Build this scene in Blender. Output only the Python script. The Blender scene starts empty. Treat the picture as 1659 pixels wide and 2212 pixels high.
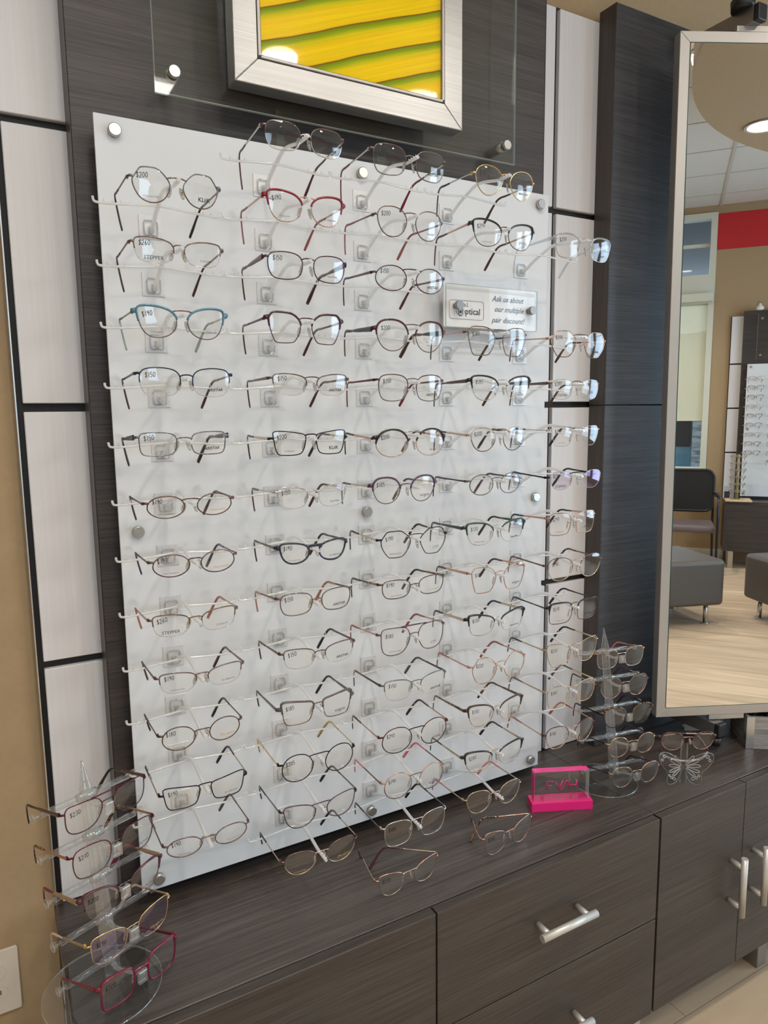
import bpy, math, random
from math import sin, cos, pi, radians, sqrt
from mathutils import Vector, Matrix

random.seed(7)
SC = bpy.context.scene
COL = SC.collection
ZF = 0.68            # height of the frosted board's lower edge above the floor: all z below are measured from that edge
ZC = -0.0319         # top of the counter
FLOOR = -ZF
CEIL = 2.77

# ------------------------------------------------------------------ camera
cam = bpy.data.cameras.new('camera')
cam.sensor_fit = 'HORIZONTAL'; cam.sensor_width = 36.0
cam.lens = 1535.24 / 1659 * 36.0
cam.clip_start = 0.02; cam.clip_end = 100
camo = bpy.data.objects.new('camera', cam); COL.objects.link(camo)
rx = Vector((0.87037315, -0.49225533, -0.01163075))
ry = -Vector((-0.07759653, -0.11379874, -0.99046889))
rz = -Vector((0.48624002, 0.86298004, -0.13724467))
m = Matrix((rx, ry, rz)).transposed().to_4x4()
m.translation = Vector((-0.18693968, -1.21852805, 0.83673318 + ZF))
camo.matrix_world = m
SC.camera = camo

# ------------------------------------------------------------------ view, world, lights
SC.view_settings.view_transform = 'Standard'
SC.view_settings.look = 'None'
SC.view_settings.exposure = -0.16
SC.view_settings.gamma = 1.0
SC.view_settings.use_curve_mapping = False
cy = SC.cycles
cy.use_denoising = True
cy.max_bounces = 14; cy.diffuse_bounces = 4; cy.glossy_bounces = 6
cy.transmission_bounces = 6; cy.transparent_max_bounces = 64
cy.sample_clamp_indirect = 6.0
cy.caustics_reflective = False; cy.caustics_refractive = False

W = bpy.data.worlds.new('sky'); SC.world = W; W.use_nodes = True
bgn = W.node_tree.nodes['Background']
bgn.inputs[0].default_value = (0.70, 0.84, 1.0, 1); bgn.inputs[1].default_value = 5.0


def area(name, loc, size, energy, color, direction=(0, 0, -1), size_y=None, shape='RECTANGLE', portal=False, spread=None):
    l = bpy.data.lights.new(name, 'AREA'); l.energy = energy; l.color = color; l.shape = shape; l.size = size
    if size_y: l.size_y = size_y
    if spread: l.spread = spread
    o = bpy.data.objects.new(name, l); COL.objects.link(o)
    o.location = (loc[0], loc[1], loc[2] + ZF)
    o.rotation_euler = Vector(direction).to_track_quat('-Z', 'Y').to_euler()
    if portal:
        l.cycles.is_portal = True
    return o


WARM = (1.0, 0.925, 0.83); NEUT = (1.0, 0.97, 0.92); COOL = (0.58, 0.78, 1.0)
# daylight entering by the openings of the far wall and of the right-hand wall
WIN_FAR = [(0.60, 1.547), (-1.05, -0.10), (-2.70, -1.75)]
WIN_RIGHT = [(-4.9, -3.3), (-2.7, -1.1)]
for (a, b) in WIN_FAR[1:]:
    area('daylight_far', ((a + b) / 2, -5.93, 1.25), b - a, 26, COOL, (0, 1, -0.05), 1.9)
for (a, b) in WIN_RIGHT:
    area('daylight_right', (4.55, (a + b) / 2, 0.95), b - a, 36, COOL, (-1, 0, -0.05), 2.3)

# ------------------------------------------------------------------ materials
MATS = {}


def newmat(name):
    mt = bpy.data.materials.new(name); mt.use_nodes = True
    nt = mt.node_tree
    return mt, nt, nt.nodes, nt.links, nt.nodes['Principled BSDF']


def pmat(name, color, rough=0.5, metal=0.0, spec=0.5, coat=0.0, emit=0.0):
    if name in MATS: return MATS[name]
    mt, nt, N, L, P = newmat(name)
    P.inputs['Base Color'].default_value = (*color, 1)
    P.inputs['Roughness'].default_value = rough
    P.inputs['Metallic'].default_value = metal
    P.inputs['Specular IOR Level'].default_value = spec
    P.inputs['Coat Weight'].default_value = coat
    if emit:
        P.inputs['Emission Color'].default_value = (*color, 1)
        P.inputs['Emission Strength'].default_value = emit
    MATS[name] = mt
    return mt


def grain(name, c1, c2, scale, rough=0.4, bump=0.0006, metal=0.0, spec=0.5, detail=6, c3=None, big=None, lo=0.3, hi=0.7, coat=0.0):
    """noise stretched along one axis (object space): scale=(sx,sy,sz)"""
    if name in MATS: return MATS[name]
    mt, nt, N, L, P = newmat(name)
    tc = N.new('ShaderNodeTexCoord'); mp = N.new('ShaderNodeMapping')
    mp.inputs['Scale'].default_value = scale
    L.new(tc.outputs['Object'], mp.inputs['Vector'])
    nz = N.new('ShaderNodeTexNoise'); nz.inputs['Scale'].default_value = 1.0; nz.inputs['Detail'].default_value = detail
    nz.inputs['Roughness'].default_value = 0.65
    L.new(mp.outputs[0], nz.inputs['Vector'])
    cr = N.new('ShaderNodeValToRGB')
    cr.color_ramp.elements[0].position = lo; cr.color_ramp.elements[0].color = (*c1, 1)
    cr.color_ramp.elements[1].position = hi; cr.color_ramp.elements[1].color = (*c2, 1)
    L.new(nz.outputs['Fac'], cr.inputs[0])
    out = cr.outputs[0]
    if c3:
        n2 = N.new('ShaderNodeTexNoise'); n2.inputs['Scale'].default_value = 1.0; n2.inputs['Detail'].default_value = 3
        m2 = N.new('ShaderNodeMapping'); m2.inputs['Scale'].default_value = big or tuple(s * 0.2 for s in scale)
        L.new(tc.outputs['Object'], m2.inputs['Vector']); L.new(m2.outputs[0], n2.inputs['Vector'])
        r2 = N.new('ShaderNodeValToRGB'); r2.color_ramp.elements[0].position = 0.42; r2.color_ramp.elements[1].position = 0.62
        L.new(n2.outputs['Fac'], r2.inputs[0])
        mx = N.new('ShaderNodeMixRGB'); mx.blend_type = 'MULTIPLY'
        mx.inputs[2].default_value = (*c3, 1)
        L.new(r2.outputs[0], mx.inputs[0]); L.new(out, mx.inputs[1]); out = mx.outputs[0]
    L.new(out, P.inputs['Base Color'])
    P.inputs['Roughness'].default_value = rough; P.inputs['Metallic'].default_value = metal
    P.inputs['Specular IOR Level'].default_value = spec
    P.inputs['Coat Weight'].default_value = coat
    if bump:
        bp = N.new('ShaderNodeBump'); bp.inputs['Strength'].default_value = 0.5; bp.inputs['Distance'].default_value = bump
        L.new(nz.outputs['Fac'], bp.inputs['Height']); L.new(bp.outputs[0], P.inputs['Normal'])
    MATS[name] = mt
    return mt


def clear(name, tint=(0.97, 0.98, 0.98), f0=0.05, edge=0.9, milky=0.0, mcol=(0.9, 0.9, 0.9), rough=0.02, gcol=(1, 1, 1)):
    """see-through plastic or glass sheet: transparent body, Schlick reflection, a little milkiness"""
    if name in MATS: return MATS[name]
    mt = bpy.data.materials.new(name); mt.use_nodes = True
    nt = mt.node_tree; N = nt.nodes; L = nt.links; N.clear()
    out = N.new('ShaderNodeOutputMaterial')
    T = N.new('ShaderNodeBsdfTransparent'); T.inputs[0].default_value = (*tint, 1)
    G = N.new('ShaderNodeBsdfGlossy'); G.inputs['Roughness'].default_value = rough; G.inputs['Color'].default_value = (*gcol, 1)
    body = T.outputs[0]
    if milky:
        D = N.new('ShaderNodeBsdfDiffuse'); D.inputs[0].default_value = (*mcol, 1)
        TL = N.new('ShaderNodeBsdfTranslucent'); TL.inputs[0].default_value = (*mcol, 1)
        a = N.new('ShaderNodeMixShader'); a.inputs[0].default_value = 0.5
        L.new(D.outputs[0], a.inputs[1]); L.new(TL.outputs[0], a.inputs[2])
        b = N.new('ShaderNodeMixShader'); b.inputs[0].default_value = milky
        L.new(T.outputs[0], b.inputs[1]); L.new(a.outputs[0], b.inputs[2]); body = b.outputs[0]
    lw = N.new('ShaderNodeLayerWeight'); lw.inputs['Blend'].default_value = 0.5
    pw = N.new('ShaderNodeMath'); pw.operation = 'POWER'; pw.inputs[1].default_value = 4.0
    L.new(lw.outputs['Facing'], pw.inputs[0])
    ma = N.new('ShaderNodeMath'); ma.operation = 'MULTIPLY_ADD'; ma.inputs[1].default_value = edge; ma.inputs[2].default_value = f0
    ma.use_clamp = True
    L.new(pw.outputs[0], ma.inputs[0])
    mx = N.new('ShaderNodeMixShader'); L.new(ma.outputs[0], mx.inputs[0])
    L.new(body, mx.inputs[1]); L.new(G.outputs[0], mx.inputs[2]); L.new(mx.outputs[0], out.inputs[0])
    MATS[name] = mt
    return mt


M_BOARD = grain('dark laminate horizontal grain', (0.022, 0.018, 0.017), (0.082, 0.068, 0.064), (7, 60, 420), 0.42, 0.0005, c3=(0.75, 0.74, 0.76), big=(1.5, 5, 22))
M_BOARDV = grain('dark laminate vertical grain', (0.034, 0.027, 0.024), (0.075, 0.060, 0.053), (420, 200, 5), 0.42, 0.0004)
M_BOARD2 = grain('charcoal laminate horizontal grain', (0.018, 0.018, 0.020), (0.070, 0.068, 0.074), (6, 60, 380), 0.42, 0.0006, c3=(0.8, 0.8, 0.82), big=(1, 5, 20))
M_COUNTER = grain('counter laminate', (0.030, 0.023, 0.020), (0.115, 0.094, 0.082), (5, 300, 300), 0.34, 0.0004, c3=(0.72, 0.70, 0.70), big=(1.2, 26, 26))
M_CAB = grain('cabinet laminate', (0.021, 0.016, 0.013), (0.080, 0.065, 0.054), (4, 60, 330), 0.42, 0.0005, c3=(0.78, 0.76, 0.76), big=(1.0, 6, 24))
M_WHITE = grain('white laminate fine vertical grain', (0.64, 0.625, 0.635), (0.72, 0.705, 0.715), (260, 60, 2.5), 0.33, 0.0002, lo=0.2, hi=0.8)
M_TAN = grain('tan painted plaster', (0.35, 0.245, 0.135), (0.38, 0.27, 0.15), (60, 60, 60), 0.75, 0.0004)
M_RED = pmat('red paint', (0.50, 0.012, 0.016), 0.6)
M_FROST = pmat('frosted white acrylic', (0.655, 0.672, 0.69), 0.38, spec=0.35)
M_EDGE = pmat('acrylic sheet edge', (0.80, 0.78, 0.72), 0.3)
M_GEDGE = clear('clear plate edge', (0.75, 0.82, 0.78), 0.12, 0.8, 0.45, (0.78, 0.84, 0.78))
M_BLACK = pmat('black plastic', (0.012, 0.012, 0.013), 0.42)
M_GAP = pmat('black reveal', (0.008, 0.007, 0.007), 0.6)
M_ALU = grain('brushed aluminium', (0.31, 0.31, 0.305), (0.44, 0.44, 0.435), (3, 60, 700), 0.33, 0.0002, metal=0.85, lo=0.25, hi=0.75)
M_ALUD = pmat('dark satin aluminium', (0.33, 0.31, 0.30), 0.36, 0.9)
M_STEEL = pmat('satin steel', (0.62, 0.61, 0.58), 0.3, 1.0)
M_PLATE = grain('brushed foil plate', (0.58, 0.59, 0.60), (0.74, 0.75, 0.76), (300, 60, 300), 0.35, 0.0002, metal=0.25)
M_HANDLE = pmat('satin nickel', (0.60, 0.58, 0.54), 0.42, 0.45)
M_MIRFR = pmat('champagne aluminium', (0.53, 0.505, 0.475), 0.40, 0.55)
M_MIRRORE = pmat('mirror glass edge', (0.04, 0.10, 0.10), 0.15)
M_MIRROR = pmat('mirror silver', (0.93, 0.93, 0.92), 0.003, 1.0)
M_ACR = clear('clear acrylic', (0.96, 0.97, 0.97), 0.045, 0.9, 0.04)
M_ARM = clear('clear moulded plastic', (0.95, 0.96, 0.96), 0.08, 0.75, 0.62, (1.0, 1.0, 1.0), 0.12)
M_ACE = clear('clear acrylic edges', (0.93, 0.94, 0.94), 0.10, 0.85, 0.14, (0.95, 0.95, 0.95), 0.06)
M_CLIP = clear('clear moulded clip', (0.88, 0.89, 0.89), 0.10, 0.8, 0.16, (0.9, 0.9, 0.9), 0.08)
M_GLASSP = clear('clear glass plate', (0.97, 0.985, 0.975), 0.035, 0.9)
M_LENS = clear('demo lens', (0.985, 0.985, 0.98), 0.04, 0.8, 0.010)
M_LENSP = clear('demo lens violet coat', (0.95, 0.93, 0.96), 0.07, 0.8, 0.012, gcol=(0.75, 0.60, 1.0))
M_LEDGE = clear('lens rim edge', (0.86, 0.86, 0.86), 0.12, 0.8, 0.35)
M_PAD = clear('clear silicone', (0.88, 0.87, 0.84), 0.07, 0.7, 0.22, (0.85, 0.8, 0.75), 0.15)
M_INK = pmat('black ink', (0.006, 0.006, 0.008), 0.6)
M_INKG = pmat('grey print', (0.10, 0.09, 0.08), 0.6)
M_INKGOLD = pmat('gold print', (0.50, 0.28, 0.07), 0.45)
M_WPLAST = pmat('ivory plastic', (0.62, 0.56, 0.47), 0.35)
M_CREAM = pmat('cream window paint', (0.62, 0.62, 0.52), 0.45)
M_TILE = grain('ceiling tile', (0.56, 0.56, 0.53), (0.64, 0.64, 0.61), (140, 140, 140), 0.9, 0.001)
M_GRID = pmat('ceiling grid', (0.50, 0.47, 0.44), 0.5)
M_SOFF = grain('tan ceiling paint', (0.36, 0.275, 0.17), (0.40, 0.305, 0.19), (60, 60, 60), 0.8, 0.0003)
M_LAMP = pmat('lamp diffuser', (1.0, 0.86, 0.66), 0.5, emit=30)
M_VINYL = pmat('grey vinyl', (0.085, 0.072, 0.062), 0.38)
M_PINK = pmat('pink acrylic', (0.80, 0.015, 0.20), 0.22, coat=0.4)
M_PINKL = pmat('bright pink paint edge', (0.88, 0.06, 0.30), 0.25, coat=0.3)

METAL = dict(gold=(0.70, 0.50, 0.24), rose=(0.60, 0.36, 0.27), bronze=(0.20, 0.13, 0.10), silver=(0.62, 0.58, 0.56),
             gun=(0.20, 0.19, 0.20), brown=(0.15, 0.095, 0.075), blackm=(0.022, 0.020, 0.020), purplem=(0.10, 0.055, 0.075),
             mauve=(0.19, 0.125, 0.122), navy=(0.03, 0.045, 0.07), burgm=(0.13, 0.035, 0.042), champ=(0.58, 0.46, 0.33))
PLAS = dict(black=(0.012, 0.011, 0.013), red=(0.24, 0.008, 0.028), blue=(0.075, 0.20, 0.27), burg=(0.16, 0.010, 0.035),
            dkred=(0.055, 0.012, 0.016), dbrown=(0.055, 0.022, 0.014), dgreen=(0.020, 0.055, 0.048), pink=(0.62, 0.17, 0.19),
            purple=(0.065, 0.032, 0.075), plum=(0.075, 0.018, 0.030), greyp=(0.09, 0.075, 0.07), sage=(0.33, 0.42, 0.37),
            terra=(0.40, 0.16, 0.10), navyp=(0.012, 0.020, 0.035), rosep=(0.30, 0.085, 0.09), cream=(0.55, 0.42, 0.34))


def fm(k):
    if k in METAL: return pmat('metal ' + k, METAL[k], 0.22, 0.9)
    if k in PLAS: return pmat('plastic ' + k, PLAS[k], 0.22, 0.0, coat=0.3)
    if k == 'tort': return grain('tortoiseshell', (0.012, 0.006, 0.004), (0.34, 0.15, 0.06), (180, 180, 180), 0.2, 0, lo=0.46, hi=0.62, detail=2, coat=0.3)
    if k == 'deco': return grain('engraved pale gold', (0.16, 0.12, 0.07), (0.80, 0.66, 0.42), (900, 900, 900), 0.25, 0, metal=0.8, lo=0.45, hi=0.55, detail=1)
    if k == 'clearp': return clear('crystal frame plastic', (0.85, 0.87, 0.89), 0.12, 0.85, 0.22, (0.9, 0.92, 0.95), 0.05)
    raise KeyError(k)


# ------------------------------------------------------------------ mesh builder
class MB:
    def __init__(s): s.v = []; s.f = []; s.m = []; s.sm = []

    def add(s, vs, fs, mi=0, smooth=False):
        b = len(s.v); s.v += [tuple(p) for p in vs]
        for f in fs: s.f.append(tuple(b + i for i in f)); s.m.append(mi); s.sm.append(smooth)

    def box(s, x0, x1, y0, y1, z0, z1, mi=0, rot=None, c=None):
        vs = [Vector((x, y, z)) for x in (x0, x1) for y in (y0, y1) for z in (z0, z1)]
        if rot is not None:
            c = Vector(c or (0, 0, 0)); vs = [rot @ (p - c) + c for p in vs]
        s.add(vs, [(0, 1, 3, 2), (4, 6, 7, 5), (0, 4, 5, 1), (2, 3, 7, 6), (0, 2, 6, 4), (1, 5, 7, 3)], mi)

    def obox(s, o, ex, ey, ez, mi=0):
        o = Vector(o); ex = Vector(ex); ey = Vector(ey); ez = Vector(ez)
        vs = [o + ex * a + ey * b + ez * c for a in (0, 1) for b in (0, 1) for c in (0, 1)]
        s.add(vs, [(0, 1, 3, 2), (4, 6, 7, 5), (0, 4, 5, 1), (2, 3, 7, 6), (0, 2, 6, 4), (1, 5, 7, 3)], mi)

    def prism(s, pts, d0, d1, mi=0, smooth=False, axes=None):
        """2D outline pts in plane (e1,e2), extruded along n from d0 to d1. axes=(origin,e1,e2,n)"""
        o, e1, e2, n = [Vector(a) for a in axes]
        k = len(pts)
        vs = [o + e1 * p[0] + e2 * p[1] + n * d0 for p in pts] + [o + e1 * p[0] + e2 * p[1] + n * d1 for p in pts]
        s.add(vs, [tuple(range(k))[::-1], tuple(range(k, 2 * k))], mi, False)
        b = len(s.v) - 2 * k
        for i in range(k):
            j = (i + 1) % k
            s.f.append((b + i, b + j, b + k + j, b + k + i)); s.m.append(mi); s.sm.append(smooth)

    def sweep(s, pts, ra, rb=None, n=8, up=(0, 0, 1), closed=False, mi=0, cap=True, sq=False, smooth=True):
        """sweep an elliptical (or squarish) section: ra along side, rb along normal; scalars or lists"""
        pts = [Vector(p) for p in pts]; k = len(pts)
        if rb is None: rb = ra
        RA = ra if hasattr(ra, '__len__') else [ra] * k
        RB = rb if hasattr(rb, '__len__') else [rb] * k
        up = Vector(up); vs = []
        for i, p in enumerate(pts):
            if closed: t = pts[(i + 1) % k] - pts[i - 1]
            else: t = pts[min(i + 1, k - 1)] - pts[max(i - 1, 0)]
            t.normalize()
            sd = t.cross(up)
            if sd.length < 1e-4: sd = t.cross(Vector((1, 0, 0.01)))
            sd.normalize(); nm = sd.cross(t)
            for j in range(n):
                a = 2 * pi * (j + 0.5) / n; ca, sa = cos(a), sin(a)
                if sq:
                    q = max(abs(ca), abs(sa)); ca, sa = (ca / q) * 0.5 + ca * 0.5, (sa / q) * 0.5 + sa * 0.5
                vs.append(p + sd * ca * RA[i] + nm * sa * RB[i])
        fs = []
        for i in range(k if closed else k - 1):
            a = i * n; b = ((i + 1) % k) * n
            for j in range(n):
                j2 = (j + 1) % n
                fs.append((a + j, a + j2, b + j2, b + j))
        s.add(vs, fs, mi, smooth)
        if cap and not closed:
            b = len(s.v) - k * n
            s.f.append(tuple(b + j for j in range(n))[::-1]); s.m.append(mi); s.sm.append(False)
            s.f.append(tuple(b + (k - 1) * n + j for j in range(n))); s.m.append(mi); s.sm.append(False)

    def cyl(s, a, b, r, r2=None, n=20, mi=0, smooth=True):
        a = Vector(a); b = Vector(b); u = (0, 0, 1) if abs((b - a).normalized().z) < 0.9 else (0, 1, 0)
        s.sweep([a, b], [r, r2 if r2 is not None else r], None, n, u, mi=mi, smooth=smooth)

    def disc(s, c, r, n=24, nrm=(0, -1, 0), mi=0):
        q = Vector(nrm).to_track_quat('Z', 'Y')
        vs = [Vector(c) + q @ Vector((r * cos(2 * pi * i / n), r * sin(2 * pi * i / n), 0)) for i in range(n)]
        s.add(vs, [tuple(range(n))], mi)

    def build(s, name, mats, parent=None, loc=None, rotz=0.0, bevel=0.0, seg=2):
        me = bpy.data.meshes.new(name); me.from_pydata(s.v, [], s.f)
        mats = mats if isinstance(mats, (list, tuple)) else [mats]
        for mt in mats: me.materials.append(mt)
        me.polygons.foreach_set('material_index', s.m); me.polygons.foreach_set('use_smooth', s.sm)
        me.update()
        o = bpy.data.objects.new(name, me); COL.objects.link(o)
        if parent is not None: o.parent = parent
        l = loc or (0, 0, 0)
        o.location = l if parent is not None else (l[0], l[1], l[2] + ZF)
        o.rotation_euler = (0, 0, rotz)
        if bevel:
            md = o.modifiers.new('bevel', 'BEVEL'); md.width = bevel; md.segments = seg; md.limit_method = 'ANGLE'; md.angle_limit = 0.6
        return o


def tag(o, label, cat, group=None):
    o['label'] = label; o['category'] = cat
    if group: o['group'] = group
    return o


def struct(o):
    o['kind'] = 'structure'; return o


def thing(name, label, cat, loc=(0, 0, 0), rotz=0.0, group=None):
    o = bpy.data.objects.new(name, None); COL.objects.link(o)
    o.empty_display_size = 0.02
    o.location = (loc[0], loc[1], loc[2] + ZF); o.rotation_euler = (0, 0, rotz)
    return tag(o, label, cat, group)


def catmull(P, k=6, closed=False):
    P = [Vector(p) for p in P]; n = len(P); out = []
    rng = range(n) if closed else range(n - 1)
    for i in rng:
        if closed: a, b, c, d = P[i - 1], P[i], P[(i + 1) % n], P[(i + 2) % n]
        else: a, b, c, d = P[max(i - 1, 0)], P[i], P[i + 1], P[min(i + 2, n - 1)]
        for j in range(k):
            t = j / k
            out.append(0.5 * ((2 * b) + (c - a) * t + (2 * a - 5 * b + 4 * c - d) * t * t + (3 * b - a - 3 * c + d) * t ** 3))
    if not closed: out.append(P[-1])
    return out


def rrect(w, h, r, k=5, cx=0, cz=0):
    pts = []
    for (sx, sz, a0) in ((1, 1, 0), (-1, 1, 90), (-1, -1, 180), (1, -1, 270)):
        for j in range(k + 1):
            a = radians(a0 + 90 * j / k)
            pts.append((cx + sx * (w / 2 - r) + r * cos(a), cz + sz * (h / 2 - r) + r * sin(a)))
    return pts


_TXT = {}


def text2d(s, size=1.0, shear=0.0, bold=0.0, space=1.0):
    """triangulated outline of a word: (verts2d centred on x, faces)"""
    key = (s, shear, bold, space)
    if key not in _TXT:
        cu = bpy.data.curves.new('lettering', 'FONT'); cu.body = s; cu.size = 1.0; cu.shear = shear
        cu.offset = bold; cu.resolution_u = 2; cu.align_x = 'CENTER'; cu.space_character = space; cu.fill_mode = 'FRONT'
        to = bpy.data.objects.new('lettering', cu); COL.objects.link(to)
        dg = bpy.context.evaluated_depsgraph_get(); dg.update()
        me = bpy.data.meshes.new_from_object(to.evaluated_get(dg))
        _TXT[key] = ([(v.co.x, v.co.y) for v in me.vertices], [tuple(p.vertices) for p in me.polygons])
        bpy.data.objects.remove(to); bpy.data.curves.remove(cu); bpy.data.meshes.remove(me)
    v, f = _TXT[key]
    return [(x * size, y * size) for x, y in v], f


STROKES = {
    '$': [[(0.9, .8), (.5, .95), (.1, .75), (.5, .5), (.9, .3), (.5, .08), (.1, .2)], [(.5, 1.1), (.45, -.1)]],
    '0': [[(.5, 1), (.15, .7), (.15, .3), (.5, 0), (.85, .3), (.85, .7), (.5, 1)]],
    '1': [[(.5, 1), (.45, 0)]],
    '2': [[(.15, .75), (.45, 1), (.8, .75), (.6, .4), (.1, .02), (.95, .05)]],
    '3': [[(.15, .9), (.6, 1), (.8, .75), (.45, .55), (.85, .3), (.5, 0), (.1, .12)]],
    '4': [[(.2, 1), (.15, .5), (.85, .5)], [(.75, .95), (.7, 0)]],
    '5': [[(.85, 1), (.25, .95), (.2, .55), (.6, .62), (.85, .3), (.5, 0), (.1, .12)]],
    '6': [[(.7, 1), (.25, .5), (.2, .2), (.5, 0), (.8, .25), (.5, .48), (.22, .3)]],
    '7': [[(.1, .95), (.9, 1), (.45, 0)]],
    '8': [[(.75, .9), (.3, .95), (.3, .65), (.8, .3), (.5, 0), (.2, .25), (.7, .65), (.75, .9)]],
    '9': [[(.8, .75), (.5, 1), (.2, .75), (.45, .5), (.8, .75), (.75, .4), (.6, 0)]],
}


def hand2d(s, size, th=0.055):
    v = []; f = []; x = 0
    for ch in s:
        for st in STROKES[ch]:
            p = catmull([(a * 0.50 + x + b * .12, b, 0) for a, b in st], 3)
            b0 = len(v)
            for i, q in enumerate(p):
                t = (p[min(i + 1, len(p) - 1)] - p[max(i - 1, 0)]).normalized()
                v += [(q.x - t.y * th, q.y + t.x * th), (q.x + t.y * th, q.y - t.x * th)]
            for i in range(len(p) - 1):
                a = b0 + 2 * i; f.append((a, a + 1, a + 3, a + 2))
        x += 0.56 if ch != '1' else 0.42
    return [((a - x / 2) * size, b * size) for a, b in v], f


def textobj(name, s, mat, origin, e1, e2, size, parent=None, shear=0, bold=0, space=1.0, thick=0.0004, width=None):
    """raised lettering in plane (e1,e2) at origin"""
    v, f = text2d(s, 1.0, shear, bold, space)
    if width:
        wd = max(a for a, b in v) - min(a for a, b in v); size = width / wd
    o = Vector(origin); e1 = Vector(e1); e2 = Vector(e2); n = e1.cross(e2) * thick
    mb = MB(); mb.add([o + e1 * a * size + e2 * b * size + n for a, b in v], f, 0)
    return mb.build(name, mat, parent)


# ------------------------------------------------------------------ the room
XL, XR, YN, YFAR = -3.2, 4.6, 0.115, -6.0


def wall_with_holes(mb, fixed, axis, u0, u1, z0, z1, holes, th):
    us = sorted(set([u0, u1] + [h[i] for h in holes for i in (0, 1)])); zs = sorted(set([z0, z1] + [h[i] for h in holes for i in (2, 3)]))
    for i in range(len(us) - 1):
        for j in range(len(zs) - 1):
            a, b, c, d = us[i], us[i + 1], zs[j], zs[j + 1]
            if any(h[0] <= a and b <= h[1] and h[2] <= c and d <= h[3] for h in holes): continue
            if axis == 'y': mb.box(a, b, min(fixed, fixed + th), max(fixed, fixed + th), c, d)
            else: mb.box(min(fixed, fixed + th), max(fixed, fixed + th), a, b, c, d)


mb = MB(); mb.box(XL - .15, XR + .15, YN, YN + .12, FLOOR - .05, CEIL + .1); struct(mb.build('wall_back', M_TAN))
mb = MB(); mb.box(XL - .12, XL, YFAR - .2, YN, FLOOR - .05, CEIL + .1); struct(mb.build('wall_left', M_TAN))
mb = MB(); wall_with_holes(mb, XR, 'x', YFAR - .2, YN, FLOOR - .05, CEIL + .1, [(a, b, -0.25, 2.2) for a, b in WIN_RIGHT], .12)
struct(mb.build('wall_right', M_TAN))
mb = MB(); wall_with_holes(mb, YFAR, 'y', XL - .12, XR + .12, FLOOR - .05, CEIL + .1, [(a - .055, b + .055, .22, 2.705) for a, b in WIN_FAR], -.16)
struct(mb.build('wall_front', M_TAN))

# floor: oak-look planks
mt, nt, N, L, P = newmat('oak plank floor')
tc = N.new('ShaderNodeTexCoord'); mp = N.new('ShaderNodeMapping'); mp.inputs['Rotation'].default_value = (0, 0, 0)
L.new(tc.outputs['Object'], mp.inputs[0])
bk = N.new('ShaderNodeTexBrick'); bk.inputs['Scale'].default_value = 1.0; bk.inputs['Brick Width'].default_value = 1.25
bk.inputs['Row Height'].default_value = 0.19; bk.inputs['Mortar Size'].default_value = 0.0012; bk.offset = 0.37
bk.inputs['Color1'].default_value = (0.60, 0.475, 0.34, 1); bk.inputs['Color2'].default_value = (0.50, 0.39, 0.275, 1); bk.inputs['Mortar'].default_value = (0.30, 0.22, 0.15, 1)
L.new(mp.outputs[0], bk.inputs['Vector'])
m2 = N.new('ShaderNodeMapping'); m2.inputs['Scale'].default_value = (1.3, 13, 1); L.new(tc.outputs['Object'], m2.inputs[0])
nz = N.new('ShaderNodeTexNoise'); nz.inputs['Scale'].default_value = 1.0; nz.inputs['Detail'].default_value = 7; nz.inputs['Distortion'].default_value = 1.2
L.new(m2.outputs[0], nz.inputs['Vector'])
cr = N.new('ShaderNodeValToRGB'); cr.color_ramp.elements[0].position = 0.3; cr.color_ramp.elements[0].color = (0.76, 0.73, 0.70, 1); cr.color_ramp.elements[1].position = 0.68; cr.color_ramp.elements[1].color = (1.12, 1.1, 1.06, 1)
L.new(nz.outputs['Fac'], cr.inputs[0])
mx = N.new('ShaderNodeMixRGB'); mx.blend_type = 'MULTIPLY'; mx.inputs[0].default_value = 1.0
L.new(bk.outputs['Color'], mx.inputs[1]); L.new(cr.outputs[0], mx.inputs[2]); L.new(mx.outputs[0], P.inputs['Base Color'])
P.inputs['Roughness'].default_value = 0.42
M_FLOOR = mt
mb = MB(); mb.box(XL - .12, XR + .12, YFAR - .16, YN + .05, FLOOR - .06, FLOOR); struct(mb.build('floor', M_FLOOR))

# ceiling: tiles with visible grid
mb = MB()
mb.box(XL - .12, XR + .12, YFAR - .16, YN + .1, CEIL, CEIL + .08, 0)
gy = [-4.40 + 0.61 * i for i in range(-3, 9)]; gx = [1.62 + 1.22 * i for i in range(-4, 3)]
for y in gy:
    if YFAR < y < YN: mb.box(XL, XR, y - .006, y + .006, CEIL - .004, CEIL + .002, 1)
for x in gx:
    if XL < x < XR: mb.box(x - .012, x + .012, YFAR, YN, CEIL - .006, CEIL + .002, 1)
struct(mb.build('ceiling', [M_TILE, M_GRID]))
# round dropped soffit
SCX, SCY, SR = 3.14, -2.16, 1.85
mb = MB(); cp = [(SR * cos(2 * pi * i / 96), SR * sin(2 * pi * i / 96)) for i in range(96)]
cp = [(max(-9, min(a, XR - SCX - 0.02)), b) for a, b in cp]
mb.prism(cp, 0, .14, 0, True, ((SCX, SCY, 2.40), (1, 0, 0), (0, 1, 0), (0, 0, 1)))
o = mb.build('ceiling_soffit', M_SOFF); struct(o)
# fixing rods of the soffit
mb = MB()
for a in range(6): mb.cyl((SCX + 1.2 * cos(a), SCY + 1.2 * sin(a), 2.54), (SCX + 1.2 * cos(a), SCY + 1.2 * sin(a), CEIL), .012)
mb.build('hanger', M_GRID, o)


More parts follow.
